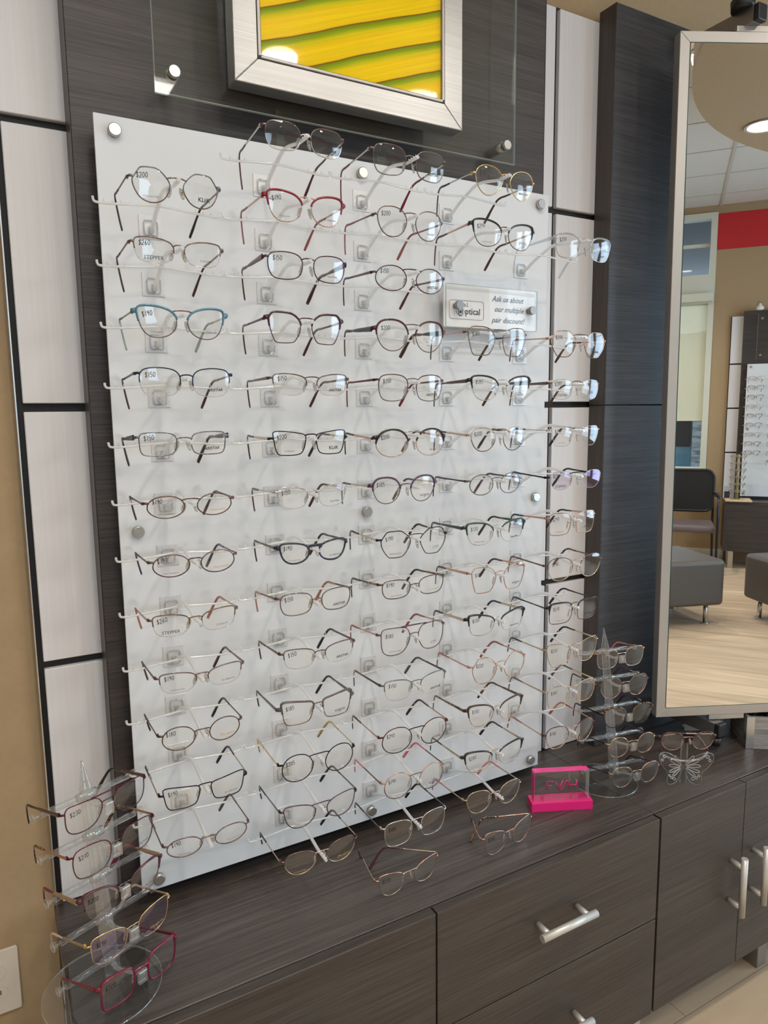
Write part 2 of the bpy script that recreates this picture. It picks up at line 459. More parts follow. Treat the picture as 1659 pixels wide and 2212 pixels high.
def can_light(x, y, z, energy, label, r=.085, spot=None):
    t = thing('recessed_light', label, 'ceiling light', (x, y, z), group=None)
    mb = MB(); k = 32
    ring = [(r * 1.18, 0.0), (r * 1.18, -.006), (r, -.006), (r * .86, .012)]
    for (ra, za), (rb_, zb) in zip(ring[:-1], ring[1:]):
        vs = [(ra * cos(2 * pi * i / k), ra * sin(2 * pi * i / k), za) for i in range(k)] + [(rb_ * cos(2 * pi * i / k), rb_ * sin(2 * pi * i / k), zb) for i in range(k)]
        mb.add(vs, [(i, (i + 1) % k, k + (i + 1) % k, k + i) for i in range(k)], 0, True)
    mb.build('trim_ring', M_GRID, t)
    mb = MB(); mb.disc((0, 0, -.002), r * .93, 32, (0, 0, -1)); mb.build('bulb', M_LAMP, t)
    l = bpy.data.lights.new('recessed_lamp', 'SPOT'); l.energy = energy; l.color = WARM; l.spot_size = radians(115); l.spot_blend = 0.8; l.shadow_soft_size = max(r, .09)
    lo = bpy.data.objects.new('recessed_lamp', l); COL.objects.link(lo); lo.location = (x, y, z - .02 + ZF)
    d = Vector(spot) - Vector((x, y, z)) if spot else Vector((0, 0, -1))
    lo.rotation_euler = d.to_track_quat('-Z', 'Y').to_euler()
    return t


TZ = CEIL - .004
can_light(1.675, -2.90, 2.398, 40, 'round recessed light in the tan soffit, seen in the mirror')
can_light(1.83, -2.058, 2.398, 38, 'round recessed light further inside the tan soffit, above the mirror', r=.07, spot=(0.9, 0, .9))
can_light(1.375, -2.725, TZ, 38, 'round ceiling light just above the rim of the soffit', r=.08, spot=(0.4, 0, 1.0))
can_light(0.15, -1.45, TZ, 120, 'warm ceiling light over the left end of the display wall')
can_light(0.95, -1.45, TZ, 105, 'warm ceiling light over the right end of the frosted board')
can_light(-0.6, -3.6, TZ, 60, 'ceiling light over the middle of the room, left of the soffit')
can_light(3.3, -4.7, TZ, 120, 'ceiling light beyond the soffit near the far display')
can_light(0.95, -4.75, TZ, 170, 'added unseen ceiling light that brightens the far wall, left of the far display')  # added lamp, kept out of the mirror's view, to brighten the far wall
# two lay-in fluorescent panels
for i, (x, y, lb) in enumerate(((-1.43, -2.27, 'flat square ceiling light panel nearer the left wall'), (0.40, -3.49, 'flat square ceiling light panel nearer the middle of the room'))):
    t = thing('ceiling_light_panel', lb, 'ceiling light', (x, y, CEIL - .012), group='ceiling light panels')
    mb = MB(); mb.box(-.59, .59, -.29, .29, 0, .008); mb.build('frame', M_GRID, t)
    mb = MB(); mb.box(-.56, .56, -.26, .26, -.004, 0); mb.build('diffuser', pmat('panel diffuser', (1, .95, .88), .5, emit=5), t)
    area('panel_light', (x, y, CEIL - .03), 1.1, 20, NEUT, (0, 0, -1), .5)

# window_1 (far wall, seen in the mirror) and its neighbours
M_SHADE = clear('roller shade fabric', (0.95, 0.93, 0.85), 0.0, 0.0, 0.80, (0.90, 0.87, 0.70), 0.5)
M_PANE = clear('window pane', (0.93, 0.97, 0.98), 0.04, 0.8)
for wi, (a, b) in enumerate(WIN_FAR):
    mb = MB(); y0, y1 = YFAR - .10, YFAR + .012
    A, B = a - .055, b + .055
    mb.box(A, a, y0, y1, .22, 2.705); mb.box(b, B, y0, y1, .22, 2.705)
    mb.box(a, b, y0, y1, 2.65, 2.705); mb.box(a, b, y0, y1, 1.86, 2.134); mb.box(a, b, y0, y1, .22, .263)
    mb.box(a, b, YFAR - .07, YFAR - .03, 2.40, 2.43)
    w = struct(mb.build('window_%d' % (wi + 1), M_CREAM))
    mb = MB(); mb.box(a, b, YFAR - .055, YFAR - .049, .263, 2.65); mb.build('pane', M_PANE, w, (0, 0, 0))
    mb = MB(); mb.box(A - .075, B + .075, YFAR, YFAR + .10, .195, .222); mb.build('window_sill', M_CREAM, w, bevel=.004)
    mb = MB(); mb.box(A - .055, B + .055, YFAR, YFAR + .02, .10, .195); mb.build('apron', M_CREAM, w)
    t = thing('roller_shade', ['cream roller shade half drawn over the window behind the black chair', 'cream roller shade in the middle window of the far wall', 'cream roller shade in the window nearest the left wall'][wi], 'window shade', (0, 0, 0), group='roller shades of the far wall')
    mb = MB(); mb.box(a - .03, b + .04, YFAR + .012, YFAR + .085, 1.874, 1.953); mb.build('valance', M_CREAM, t, bevel=.004)
    mb = MB(); mb.box(a + .01, b - .0, YFAR - .02, YFAR - .018, .745, 1.874); mb.build('fabric', M_SHADE, t)
    mb = MB(); mb.box(a + .01, b + .0, YFAR - .026, YFAR - .012, .728, .748); mb.build('hem_bar', M_CREAM, t)
for wi, (a, b) in enumerate(WIN_RIGHT):
    mb = MB()
    x0, x1 = XR - .01, XR + .09
    mb.box(x0, x1, a, a + .05, -.25, 2.2); mb.box(x0, x1, b - .05, b, -.25, 2.2); mb.box(x0, x1, a, b, 2.15, 2.2); mb.box(x0, x1, a, b, -.25, -.2); mb.box(x0 + .02, x1 - .02, a, b, 1.5, 1.54)
    w = struct(mb.build('window_%d' % (wi + 4), M_CREAM))
    mb = MB(); mb.box(XR + .04, XR + .046, a, b, -.25, 2.2); mb.build('pane', M_PANE, w)

mb = MB(); mb.box(1.604, XR, YFAR, YFAR + .004, 2.357, 2.688); struct(mb.build('trim_red_band', M_RED))
mb = MB(); mb.box(XL, 1.80, YFAR, YFAR + .014, FLOOR, FLOOR + .12); struct(mb.build('baseboard_front', M_CREAM))
# neighbouring building outside
t = thing('neighbour_building', 'pale blue building with a stone pier outside the far window', 'building', (0, 0, 0))
M_BLD = pmat('pale blue siding', (0.20, 0.36, 0.44), 0.8)
mb = MB(); mb.box(-6, 6, -10.6, -10.3, FLOOR - .3, 2.0); mb.build('wall', M_BLD, t)
M_STONE = grain('stacked stone', (0.16, 0.17, 0.18), (0.42, 0.43, 0.43), (4, 4, 16), 0.9, 0.01, detail=2, lo=.4, hi=.6)
for x in (1.57, -.6, -2.8):
    mb = MB(); mb.box(x, x + .42, -10.3, -10.12, FLOOR - .3, 2.0); mb.build('stone_pier', M_STONE, t)
for x in (.55, -1.7):
    mb = MB(); mb.box(x, x + 1.0, -10.3, -10.27, .27, 1.35); mb.build('window', pmat('dark window', (.03, .035, .05), .2), t)
t = thing('added_sky_canopy', 'added dark flat canopy outside, blocking the sky above the far windows', 'canopy', (0, 0, 0))  # added overhang: blocks the sky so the upper panes look dark
mb = MB(); mb.box(-6, 6, -9.7, YFAR - .17, 2.74, 2.86); mb.build('deck', pmat('dark sky blocker', (.010, .010, .012), .6), t)
for x in (-4, 0, 4):
    mb = MB(); mb.box(x - .04, x + .04, -9.7, YFAR - .17, 2.68, 2.74); mb.build('beam', pmat('dark sky blocker', (.010, .010, .012), .6), t)
mb = MB(); mb.box(-14, 14, -16, YFAR - .3, FLOOR - .4, FLOOR - .3); struct(mb.build('ground_outside', pmat('paving', (.20, .20, .19), .9)))


# ------------------------------------------------------------------ display wall: white panels, boards
def fascia(name, label, x0, x1, z0, z1, cat='wall panel', mat=M_WHITE, y0=.095, y1=.108, group=None, flip=False):
    mb = MB()
    mb.box(x0, x1, y0, y1, z0, z1)
    o = mb.build(name, mat, bevel=.0012, seg=1)
    return tag(o, label, cat, group)


SE = [(1.308, 1.735), (0.860, 1.294), (0.420, 0.846), (ZC + .001, 0.406)]
ORD = ['top', 'second', 'third', 'bottom']
for i, (z0, z1) in enumerate(SE):
    if i == 0: zt = 1.95
    fascia('white_wall_panel', '%s white laminate panel in the strip left of the dark board' % ORD[i], -.122, .02, z0, 1.95 if i == 0 else z1, group='white wall panels')
    fascia('white_wall_panel', '%s white laminate panel in the narrow strip beside the frosted board' % ORD[i], .90, 1.012, z0, z1, group='white wall panels')
    fascia('white_wall_panel', '%s white laminate panel between black line and charcoal board' % ORD[i], 1.0245, 1.18, z0, z1, group='white wall panels')
mb = MB(); mb.box(-.1315, 1.2, .106, .1148, ZC, 1.742); mb.box(-.1315, .5, .106, .1148, 1.742, 1.96); struct(mb.build('trim_1', M_GAP))
mb = MB(); mb.box(-.1335, -.1315, .094, .1148, ZC, 1.96); struct(mb.build('trim_2', M_STEEL))

tag(fascia('dark_backboard', '', -.0273, .9364, ZC + .0005, 2.1, mat=[M_BOARD][0], y0=.043, y1=.0945), 'tall dark wood-grain board behind the frosted eyewear board', 'wall board')
mb = MB(); mb.box(-.0281, -.0273, .0431, .0945, ZC + .0005, 2.1); mb.box(.9364, .9372, .0431, .0945, ZC + .0005, 2.1)
bb = mb.build('edge_band', M_BOARDV)
bb.parent = bpy.data.objects['dark_backboard']; bb.location = (0, 0, 0)
for nm, z0, z1 in (('lower', ZC + .0005, .8500), ('upper', .8515, 1.755)):
    t = tag(fascia('charcoal_board', '', 1.1465, 1.90, z0, z1, mat=M_BOARD2, y0=.043, y1=.0945), '%s charcoal wood-grain board behind the tall mirror' % nm, 'wall board', 'charcoal boards')
    mb = MB(); mb.box(1.1457, 1.1465, .0431, .0945, z0, z1); e = mb.build('edge_band', M_BOARDV); e.parent = t; e.location = (0, 0, 0)

# frosted board
H, WB = 1.2958, .914
t = thing('frosted_display_board', 'large frosted white acrylic board carrying rows of eyeglasses', 'display board')
mb = MB(); mb.box(0, WB, 0, .004, 0, H, 0); mb.build('frosted_sheet', M_FROST, t, bevel=.0006, seg=1)
mb = MB(); mb.box(.002, WB - .002, .0042, .0075, -.001, H - .012, 0); mb.build('backing_sheet', M_EDGE, t)
for x in (.0292, .4598, .888):
    for z in (.0213, .6473, 1.2733):
        mb = MB(); mb.cyl((x, .0075, z), (x, .0428, z), .008, mi=0); mb.cyl((x, 0, z), (x, -.009, z), .0098, .0098, 28)
        mb.cyl((x, -.009, z), (x, -.0102, z), .0098, .0086, 28)
        mb.build('standoff_cap', M_STEEL, t)

# picture on clear plate
t = thing('clear_mounting_plate', 'clear acrylic sheet on steel standoffs behind the yellow picture', 'acrylic plate')
mb = MB(); mb.box(.0935, .8105, -.010, -.005, 1.340, 1.98); mb.build('sheet', M_GLASSP, t)
mb = MB(); mb.box(.0930, .8110, -.0102, -.0048, 1.3385, 1.3400); mb.box(.0925, .0935, -.0101, -.0049, 1.340, 1.98); mb.box(.8105, .8115, -.0101, -.0049, 1.340, 1.98)
mb.build('polished_edge', M_GEDGE, t)
for x in (.1228, .7872):
    for z in (1.3724, 1.945):
        mb = MB(); mb.cyl((x, -.005, z), (x, .0428, z), .0098, n=28); mb.cyl((x, -.010, z), (x, -.0165, z), .0098, n=28); mb.cyl((x, -.0165, z), (x, -.018, z), .0098, .0085, 28)
        mb.build('standoff', M_STEEL, t)
t = thing('framed_picture', 'yellow and green leaf photograph in a wide brushed metal frame', 'picture')
X0, X1, Z0, Z1 = .2100, .6540, 1.3660, 1.93; I0, I1, J0, J1 = .2505, .6130, 1.4068, 1.89
mb = MB(); yf, yb = -.046, -.0105
for q in (((X0, Z0), (X1, Z0), (I1, J0), (I0, J0)), ((X1, Z0), (X1, Z1), (I1, J1), (I1, J0)), ((X1, Z1), (X0, Z1), (I0, J1), (I1, J1)), ((X0, Z1), (X0, Z0), (I0, J0), (I0, J1))):
    mb.prism([(a, b) for a, b in q], yf, yb, 0, False, ((0, 0, 0), (1, 0, 0), (0, 0, 1), (0, 1, 0)))
mb.build('frame', M_ALU, t, bevel=.0012, seg=1)
mb = MB()
for (a, b, c, d) in ((I0, I1, J0, J0 + .006), (I0, I0 + .006, J0, J1), (I1 - .006, I1, J0, J1), (I0, I1, J1 - .006, J1)): mb.box(a, b, -.048, -.040, c, d)
mb.build('inner_bead', M_ALUD, t, bevel=.0015)
mt, nt, N, L, P = newmat('banana leaf photograph')
tc = N.new('ShaderNodeTexCoord'); mp = N.new('ShaderNodeMapping'); mp.vector_type = 'POINT'
mp.inputs['Rotation'].default_value = (0, radians(21), 0); L.new(tc.outputs['Object'], mp.inputs[0])
sp = N.new('ShaderNodeSeparateXYZ'); L.new(mp.outputs[0], sp.inputs[0])
nz = N.new('ShaderNodeTexNoise'); nz.inputs['Scale'].default_value = 5; nz.inputs['Detail'].default_value = 3; L.new(mp.outputs[0], nz.inputs['Vector'])
ad = N.new('ShaderNodeMath'); ad.operation = 'MULTIPLY_ADD'; ad.inputs[1].default_value = .012; L.new(nz.outputs['Fac'], ad.inputs[0]); L.new(sp.outputs['Z'], ad.inputs[2])
ml = N.new('ShaderNodeMath'); ml.operation = 'MULTIPLY'; ml.inputs[1].default_value = 1 / .047; L.new(ad.outputs[0], ml.inputs[0])
of = N.new('ShaderNodeMath'); of.operation = 'ADD'; of.inputs[1].default_value = .37; L.new(ml.outputs[0], of.inputs[0])
fr = N.new('ShaderNodeMath'); fr.operation = 'FRACT'; L.new(of.outputs[0], fr.inputs[0])
cr = N.new('ShaderNodeValToRGB'); E = cr.color_ramp.elements
E[0].position = 0; E[0].color = (.18, .06, .0, 1); E[1].position = 1; E[1].color = (.28, .14, .0, 1)
for p_, c_ in ((.022, (.30, .12, .0)), (.045, (.90, .58, .0)), (.30, (1.0, .66, .0)), (.58, (.98, .62, .0)), (.74, (.72, .60, .0)), (.86, (.30, .38, .0)), (.96, (.20, .30, .0))):
    e = E.new(p_); e.color = (*c_, 1)
L.new(fr.outputs[0], cr.inputs[0])
m3 = N.new('ShaderNodeMapping'); m3.inputs['Rotation'].default_value = (0, radians(21), 0); m3.inputs['Scale'].default_value = (1, 1, 1); L.new(tc.outputs['Object'], m3.inputs[0])
m4 = N.new('ShaderNodeMapping'); m4.inputs['Scale'].default_value = (4, 1, 260); L.new(m3.outputs[0], m4.inputs[0])
n3 = N.new('ShaderNodeTexNoise'); n3.inputs['Scale'].default_value = 1; L.new(m4.outputs[0], n3.inputs['Vector'])
c3 = N.new('ShaderNodeValToRGB'); c3.color_ramp.elements[0].position = .3; c3.color_ramp.elements[0].color = (.72, .72, .72, 1); c3.color_ramp.elements[1].position = .7
L.new(n3.outputs['Fac'], c3.inputs[0])
mx = N.new('ShaderNodeMixRGB'); mx.blend_type = 'MULTIPLY'; mx.inputs[0].default_value = .6; L.new(cr.outputs[0], mx.inputs[1]); L.new(c3.outputs[0], mx.inputs[2])
L.new(mx.outputs[0], P.inputs['Base Color']); P.inputs['Roughness'].default_value = .5
P.inputs['Coat Weight'].default_value = .8; P.inputs['Coat Roughness'].default_value = .03; P.inputs['Specular IOR Level'].default_value = .1
mb = MB(); mb.box(I0 + .004, I1 - .004, -.0425, -.040, J0 + .004, J1 - .004); mb.build('photograph', mt, t)

# ------------------------------------------------------------------ counter and cabinets
for (a, b, lb) in ((-.137, 1.0242, 'dark wood-grain countertop slab under the frosted board, left of the seam'), (1.0252, 2.15, 'dark wood-grain countertop slab under the mirror, right of the seam')):
    mb = MB(); mb.box(a, b, -.2465, .0948, ZC - .028, ZC); tag(mb.build('countertop', M_COUNTER, bevel=.0008, seg=1), lb, 'countertop', 'countertop slabs')
ZT, ZB, YD = ZC - .0015, -.500, -.2680


def cabinet(x0, x1, label, legs, splits=None, doors=None):
    t = thing('base_cabinet', label, 'cabinet', (0, 0, 0), group='base cabinets under the counter')
    mb = MB(); mb.box(x0 + .002, x1 - .002, -.2475, .094, ZB + .002, ZC - .0285); mb.build('body', M_GAP, t)
    for (a, b, c, d, kind, hx) in (splits or []) + (doors or []):
        mb = MB(); mb.box(a, b, YD, -.2485, c, d)
        f = mb.build(kind, M_CAB, t, bevel=.0007, seg=1)
        mb = MB()
        if kind == 'drawer':
            xm = hx; zh = (c + d) / 2 if c < -.4 else -.1472
            zh = -.1472 if c > -.4 else -.386
            mb.cyl((xm - .0705, -.302, zh), (xm + .0705, -.302, zh), .0075, n=24)
            for s in (-1, 1): mb.cyl((xm + s * .051, YD, zh), (xm + s * .051, -.302, zh), .0062)
        else:
            mb.cyl((hx, -.302, -.1935), (hx, -.302, -.340), .0075, n=24)
            for z in (-.2175, -.3185): mb.cyl((hx, YD, z), (hx, -.302, z), .0062)
        mb.build('handle', M_HANDLE, f)
    for (x, y, mt_) in legs:
        mb = MB(); mb.box(x - .02, x + .02, y - .02, y + .02, FLOOR, ZB + .002); mb.build('leg', mt_, t, bevel=.002)
    return t


cabinet(-.137, .4460, 'low dark drawer cabinet at the left end under the acrylic stand', [(-.09, -.21, M_STEEL), (.40, .05, M_STEEL), (-.09, .05, M_STEEL)],
        [(-.1365, .4435, -.2665, ZT, 'drawer', .155), (-.1365, .4435, ZB, -.2695, 'drawer', .155)])
cabinet(.4465, 1.0235, 'low dark cabinet with two wide drawers and bar handles', [(1.005, -.215, M_STEEL), (.49, .05, M_STEEL), (.49, -.215, M_STEEL)],
        [(.4470, 1.0205, -.2665, ZT, 'drawer', .731), (.4470, 1.0205, ZB, -.2695, 'drawer', .731)])
cabinet(1.0250, 1.6150, 'low dark cabinet with two doors and upright bar handles', [(1.5695, -.165, M_ALUD), (1.5695, .05, M_ALUD)],
        None, [(1.0265, 1.3168, ZB, ZT, 'door', 1.2772), (1.3188, 1.6130, ZB, ZT, 'door', 1.3612)])
cabinet(1.6160, 2.1500, 'low dark cabinet beyond the two-door one, at the right edge', [(2.1, -.21, M_ALUD), (2.1, .05, M_ALUD)],
        None, [(1.6175, 1.8820, ZB, ZT, 'door', 1.845), (1.8840, 2.1490, ZB, ZT, 'door', 1.92)])

# outlet plate on the tan wall at the left edge
t = thing('wall_outlet', 'ivory duplex outlet plate on the tan wall at lower left', 'outlet', (0, 0, 0))
mb = MB(); mb.prism(rrect(.074, .122, .004, cx=-.237, cz=-.156), .1145, .109, 0, False, ((0, 0, 0), (1, 0, 0), (0, 0, 1), (0, 1, 0))); mb.build('cover_plate', M_WPLAST, t, bevel=.0015)
for z in (-.1365, -.1755):
    mb = MB(); mb.prism([(.0165 * cos(a * pi / 16), .0145 * sin(a * pi / 16)) for a in range(32)], .109, .1075, 0, False, ((-.237, 0, z), (1, 0, 0), (0, 0, 1), (0, 1, 0)))
    mb.box(-.2435, -.2420, .1065, .1076, z - .002, z + .006, 1); mb.box(-.2325, -.2310, .1065, .1076, z - .002, z + .006, 1); mb.box(-.2390, -.2350, .1065, .1076, z - .0085, z - .005, 1)
    mb.build('socket', [M_WPLAST, M_BLACK], t)

# ------------------------------------------------------------------ eyeglasses
SHAPES = {   # control points, x outward (towards the temple), z up, unit box
    'round': [(1, 0), (.92, .42), (.68, .78), (.30, .97), (-.15, .99), (-.58, .82), (-.88, .45), (-1, 0), (-.90, -.45), (-.62, -.80), (-.20, -.99), (.25, -.98), (.65, -.78), (.92, -.40)],
    'oval': [(1, .05), (.90, .48), (.62, .82), (.2, .98), (-.25, .97), (-.66, .76), (-.93, .36), (-1, -.08), (-.86, -.55), (-.52, -.88), (-.08, -1), (.38, -.92), (.74, -.66), (.95, -.30)],
    'soft': [(1, .15), (.96, .60), (.78, .88), (.35, .99), (-.20, .98), (-.68, .84), (-.95, .50), (-1, 0), (-.90, -.50), (-.66, -.85), (-.20, -.99), (.30, -.99), (.70, -.84), (.92, -.40)],
    'rect': [(1, .45), (.95, .80), (.80, .94), (.30, 1), (-.30, .97), (-.78, .82), (-.97, .48), (-1, 0), (-.92, -.55), (-.74, -.88), (-.30, -.99), (.30, -1), (.76, -.92), (.93, -.60), (.98, -.10)],
    'cat': [(1, .62), (.97, .88), (.80, .97), (.35, .97), (-.15, .85), (-.62, .66), (-.93, .38), (-1, -.02), (-.88, -.50), (-.62, -.84), (-.18, -.99), (.30, -.97), (.66, -.78), (.87, -.30)],
    'browr': [(1, .58), (.97, .84), (.82, .96), (.38, 1), (-.18, .92), (-.66, .72), (-.95, .38), (-1, 0), (-.90, -.44), (-.60, -.82), (-.14, -1), (.32, -.95), (.66, -.66), (.88, -.14)],
    'crown': [(1, .22), (.90, .42), (.62, .88), (.42, .98), (-.10, 1), (-.42, .90), (-.80, .50), (-.98, .15), (-.95, -.25), (-.62, -.78), (-.15, -1), (.30, -.95), (.66, -.70), (.92, -.22)],
    'trap': [(1, .70), (.96, .92), (.62, .98), (.10, .92), (-.40, .82), (-.85, .70), (-1, .48), (-.98, .05), (-.88, -.52), (-.70, -.88), (-.30, -1), (.30, -1), (.66, -.92), (.84, -.50), (.93, .10)],
    'geo': [(1, .30), (.93, .46), (.66, .90), (.48, .98), (-.15, 1), (-.42, .93), (-.88, .50), (-1, .25), (-.97, -.12), (-.62, -.82), (-.30, -.99), (.22, -1), (.50, -.90), (.90, -.25)],
    'geo2': [(1, .52), (.97, .68), (.80, .93), (.62, .99), (-.10, .97), (-.55, .84), (-.90, .50), (-1, .18), (-.93, -.30), (-.68, -.82), (-.45, -.97), (.30, -1), (.62, -.86), (.90, -.10)],
    'panto': [(1, .32), (.92, .66), (.66, .92), (.22, 1), (-.24, .97), (-.66, .78), (-.94, .40), (-1, 0), (-.84, -.50), (-.50, -.87), (-.05, -1), (.38, -.90), (.72, -.58), (.93, -.12)],
    'tear': [(.98, .35), (.86, .72), (.55, .95), (.10, 1), (-.40, .90), (-.80, .60), (-1, .15), (-.90, -.25), (-.62, -.70), (-.20, -.96), (.20, -.98), (.60, -.72), (.88, -.25)],
    'pilot': [(1, .50), (.96, .80), (.78, .97), (.30, 1), (-.30, .98), (-.72, .86), (-.95, .50), (-.98, .10), (-.82, -.42), (-.50, -.85), (-.05, -1), (.45, -.97), (.80, -.72), (.96, -.25)],
    'flat': [(1, .50), (.95, .82), (.75, .94), (.25, .98), (-.30, .90), (-.75, .70), (-.95, .42), (-1, .05), (-.88, -.50), (-.62, -.88), (-.20, -1), (.35, -.96), (.75, -.72), (.93, -.25)],
}
NO = 44
_shape_cache = {}


def outline(shape, w, h):
    if shape not in _shape_cache:
        P = catmull([(a, b, 0) for a, b in SHAPES[shape]], 8, True)
        # resample evenly
        L_ = [0]
        for i in range(len(P)): L_.append(L_[-1] + (P[(i + 1) % len(P)] - P[i]).length)
        out = []
        for k in range(NO):
            d = L_[-1] * k / NO; i = max(j for j in range(len(P)) if L_[j] <= d)
            t = (d - L_[i]) / max(1e-9, L_[i + 1] - L_[i]); out.append(P[i].lerp(P[(i + 1) % len(P)], t))
        xs = [p.x for p in out]; ys = [p.y for p in out]
        cx, cz = (max(xs) + min(xs)) / 2, (max(ys) + min(ys)) / 2; sx, sz = (max(xs) - min(xs)) / 2, (max(ys) - min(ys)) / 2
        _shape_cache[shape] = [((p.x - cx) / sx, (p.y - cz) / sz) for p in out]
    return [(a * w / 2, b * h / 2) for a, b in _shape_cache[shape]]


RC = 0.14      # lens curvature radius
WRAP = 0.085; PANTO = 0.10


class Frame:
    def __init__(s, sep, w, h): s.sep, s.w, s.h = sep, w, h

    def P(s, side, u, v, off=0.0):
        """lens-surface point: u outward, v up, off towards the wearer"""
        y = (u * u + v * v) / (2 * RC) + off
        return Vector((side * (s.sep / 2 + u * cos(WRAP) - y * sin(WRAP)), y * cos(WRAP) + u * sin(WRAP) - v * PANTO, v))


def glasses(name, label, group, pos, rotz, sep, w, h, st, contact, bridge_z=None, merged=False, shape=None, fold=None, rotx=0.0, tempadj=(0, 0)):
    """contact=(y,z) local height at which the temples rest. Local frame: front plane y=0, temples towards +y."""
    shape, rim, ctop, cbot, ctem, ctip, tw, price, tl, tr = st
    F = Frame(sep, w, h)
    out = outline(shape, w, h)
    root = thing(name, label, 'eyeglasses', pos, rotz, group)
    root.rotation_euler = (rotx, 0, rotz)
    mtop = fm(ctop); mbot = fm(cbot); mtem = fm(ctem); mtip = fm(ctip)
    plastic = rim == 'plastic'
    rr = 0.0019 if plastic else 0.00080
    zb = bridge_z if bridge_z is not None else h * .22
    zb = max(h * .10, min(zb, h * .40))
    zh = h * (.30 if shape in ('cat', 'browr', 'flat', 'rect', 'soft', 'geo2', 'pilot') else .20)
    parts = []
    fr = MB()

    def inner_at(z):   # u of the inner edge at height z
        c = [(abs(b - z), a) for a, b in out if a < 0]
        return min(c)[1]

    def outer_at(z):
        c = [(abs(b - z), a) for a, b in out if a > 0]
        return min(c)[1]
    uh = outer_at(zh)
    for s in (-1, 1):
        path = [F.P(s, a, b) for a, b in out]
        if rim in ('full', 'plastic'):
            # thin rim; upper part may be of another colour
            top = [i for i in range(NO) if out[i][1] > -h * .02]
            if rim == 'plastic':
                RA = [0.0013 + 0.0011 * max(0, out[i][1] / (h / 2)) + 0.0012 * max(0, out[i][0] / (w / 2)) * max(0, out[i][1] / (h / 2)) for i in range(NO)]
                fr.sweep([p + Vector((0, -.0002, 0)) for p in path], .0016, RA, 8, (0, 1, 0), True, 0)
            else:
                b0 = len(fr.f)
                fr.sweep(path, rr * 1.15, rr, 6, (0, 1, 0), True, 0)
                for i in range(NO):
                    if out[i][1] < -h * .02:
                        for j in range(6): fr.m[b0 + i * 6 + j] = 1
        elif rim in ('half', 'brow'):
            zi = -h * .12 if rim == 'half' else h * .02; zo = -h * .02
            keep = [i for i in range(NO) if out[i][1] > (zo if out[i][0] > 0 else zi)]
            # order from outer end over the top to the inner end
            k0 = [i for i in keep if (i - 1) % NO not in keep][0]; seq = []
            i = k0
            while i in keep: seq.append(i); i = (i + 1) % NO
            if rim == 'half':
                fr.sweep([path[i] for i in seq], rr * 1.2, rr * 1.05, 6, (0, 1, 0), False, 0)
                rest = [j for j in range(NO) if j not in keep]
            else:
                fr.sweep(path, rr, rr * .9, 6, (0, 1, 0), True, 1)
                n_ = len(seq); br = MB()
                RB = []
                PT = []
                for q, i in enumerate(seq):
                    a, b = out[i]
                    o_ = max(0, a / (w / 2)); t_ = max(0, b / (h / 2))
                    th = (.0008 + .0010 * t_ + .0020 * o_ * t_ ** .5) * (1.9 if ctop == 'black' and cbot == 'rose' else 1.0)
                    th = th * (0.35 + 0.65 * min(1, min(q, n_ - 1 - q) / 3))
                    RB.append(th); PT.append(F.P(s, a * (1 + .012), b * (1 + .03), -.0004))
                br.sweep(PT, .0017, RB, 8, (0, 1, 0), False, 0)
                # flared end piece
                p1 = F.P(s, uh, zh, -.0003); p2 = p1 + Vector((s * .0065, .0035, .0014)); p3 = Vector((s * (sep / 2 + w / 2 + .0045), .009 + uh * sin(WRAP), zh))
                br.sweep([p1 + Vector((0, 0, .002)), p2, p3], [.0018, .0018, .0014], [.0040, .0034, .0022], 8, (0, 0, 1), False, 0)
                parts.append(('brow_bar', br, [mtop]))
        # end piece and bridge foot
        p1 = F.P(s, uh, zh); hx = sep / 2 + w / 2 + .0045; hy = .008 + uh * sin(WRAP)
        p3 = Vector((s * hx, hy, zh))
        if rim != 'brow':
            k = 2.2 if plastic else 1.0
            fr.sweep(catmull([p1, p1 + Vector((s * .0035, .001, .0006)), p3 + Vector((0, -.003, 0)), p3], 4), .0013, .0018 * k, 6, (0, 0, 1), False, 0)
        fr.box(min(s * (hx - .0014), s * (hx + .0014)), max(s * (hx - .0014), s * (hx + .0014)), hy - .001, hy + .004, zh - .0022, zh + .0022, 0)
    # bridge
    ui = inner_at(zb); A = F.P(-1, ui, zb); B = F.P(1, ui, zb)
    if rim == 'plastic':
        mid = [A, A.lerp(B, .25) + Vector((0, -.0005, .0012)), A.lerp(B, .5) + Vector((0, -.0008, .0018)), A.lerp(B, .75) + Vector((0, -.0005, .0012)), B]
        fr.sweep(catmull(mid, 4), .0018, [.0042, .0036, .003, .0027, .0025, .0024, .0024, .0024, .0024, .0024, .0024, .0024, .0025, .0027, .003, .0036, .0042][:17], 8, (0, 0, 1), False, 0)
    else:
        lift = .0022
        mid = [A, A.lerp(B, .22) + Vector((0, -.0012, lift * .8)), A.lerp(B, .5) + Vector((0, -.0018, lift)), A.lerp(B, .78) + Vector((0, -.0012, lift * .8)), B]
        fr.sweep(catmull(mid, 4), .0009, .0010, 6, (0, 0, 1), False, 1 if rim in ('full', 'brow') else 0)
        if shape == 'pilot':
            ut = inner_at(h * .44); A2 = F.P(-1, ut + w * .12, h * .5); B2 = F.P(1, ut + w * .12, h * .5)
            fr.sweep([A2, A2.lerp(B2, .3) + Vector((0, -.001, .0008)), A2.lerp(B2, .7) + Vector((0, -.001, .0008)), B2], .001, .0013, 6, (0, 0, 1), False, 0)
    parts.append(('frame_front', fr, [mtop, mbot]))
    # lenses
    ml = M_LENSP if (price in ('$290',) or (price == '$190' and ctop == 'gold')) else M_LENS
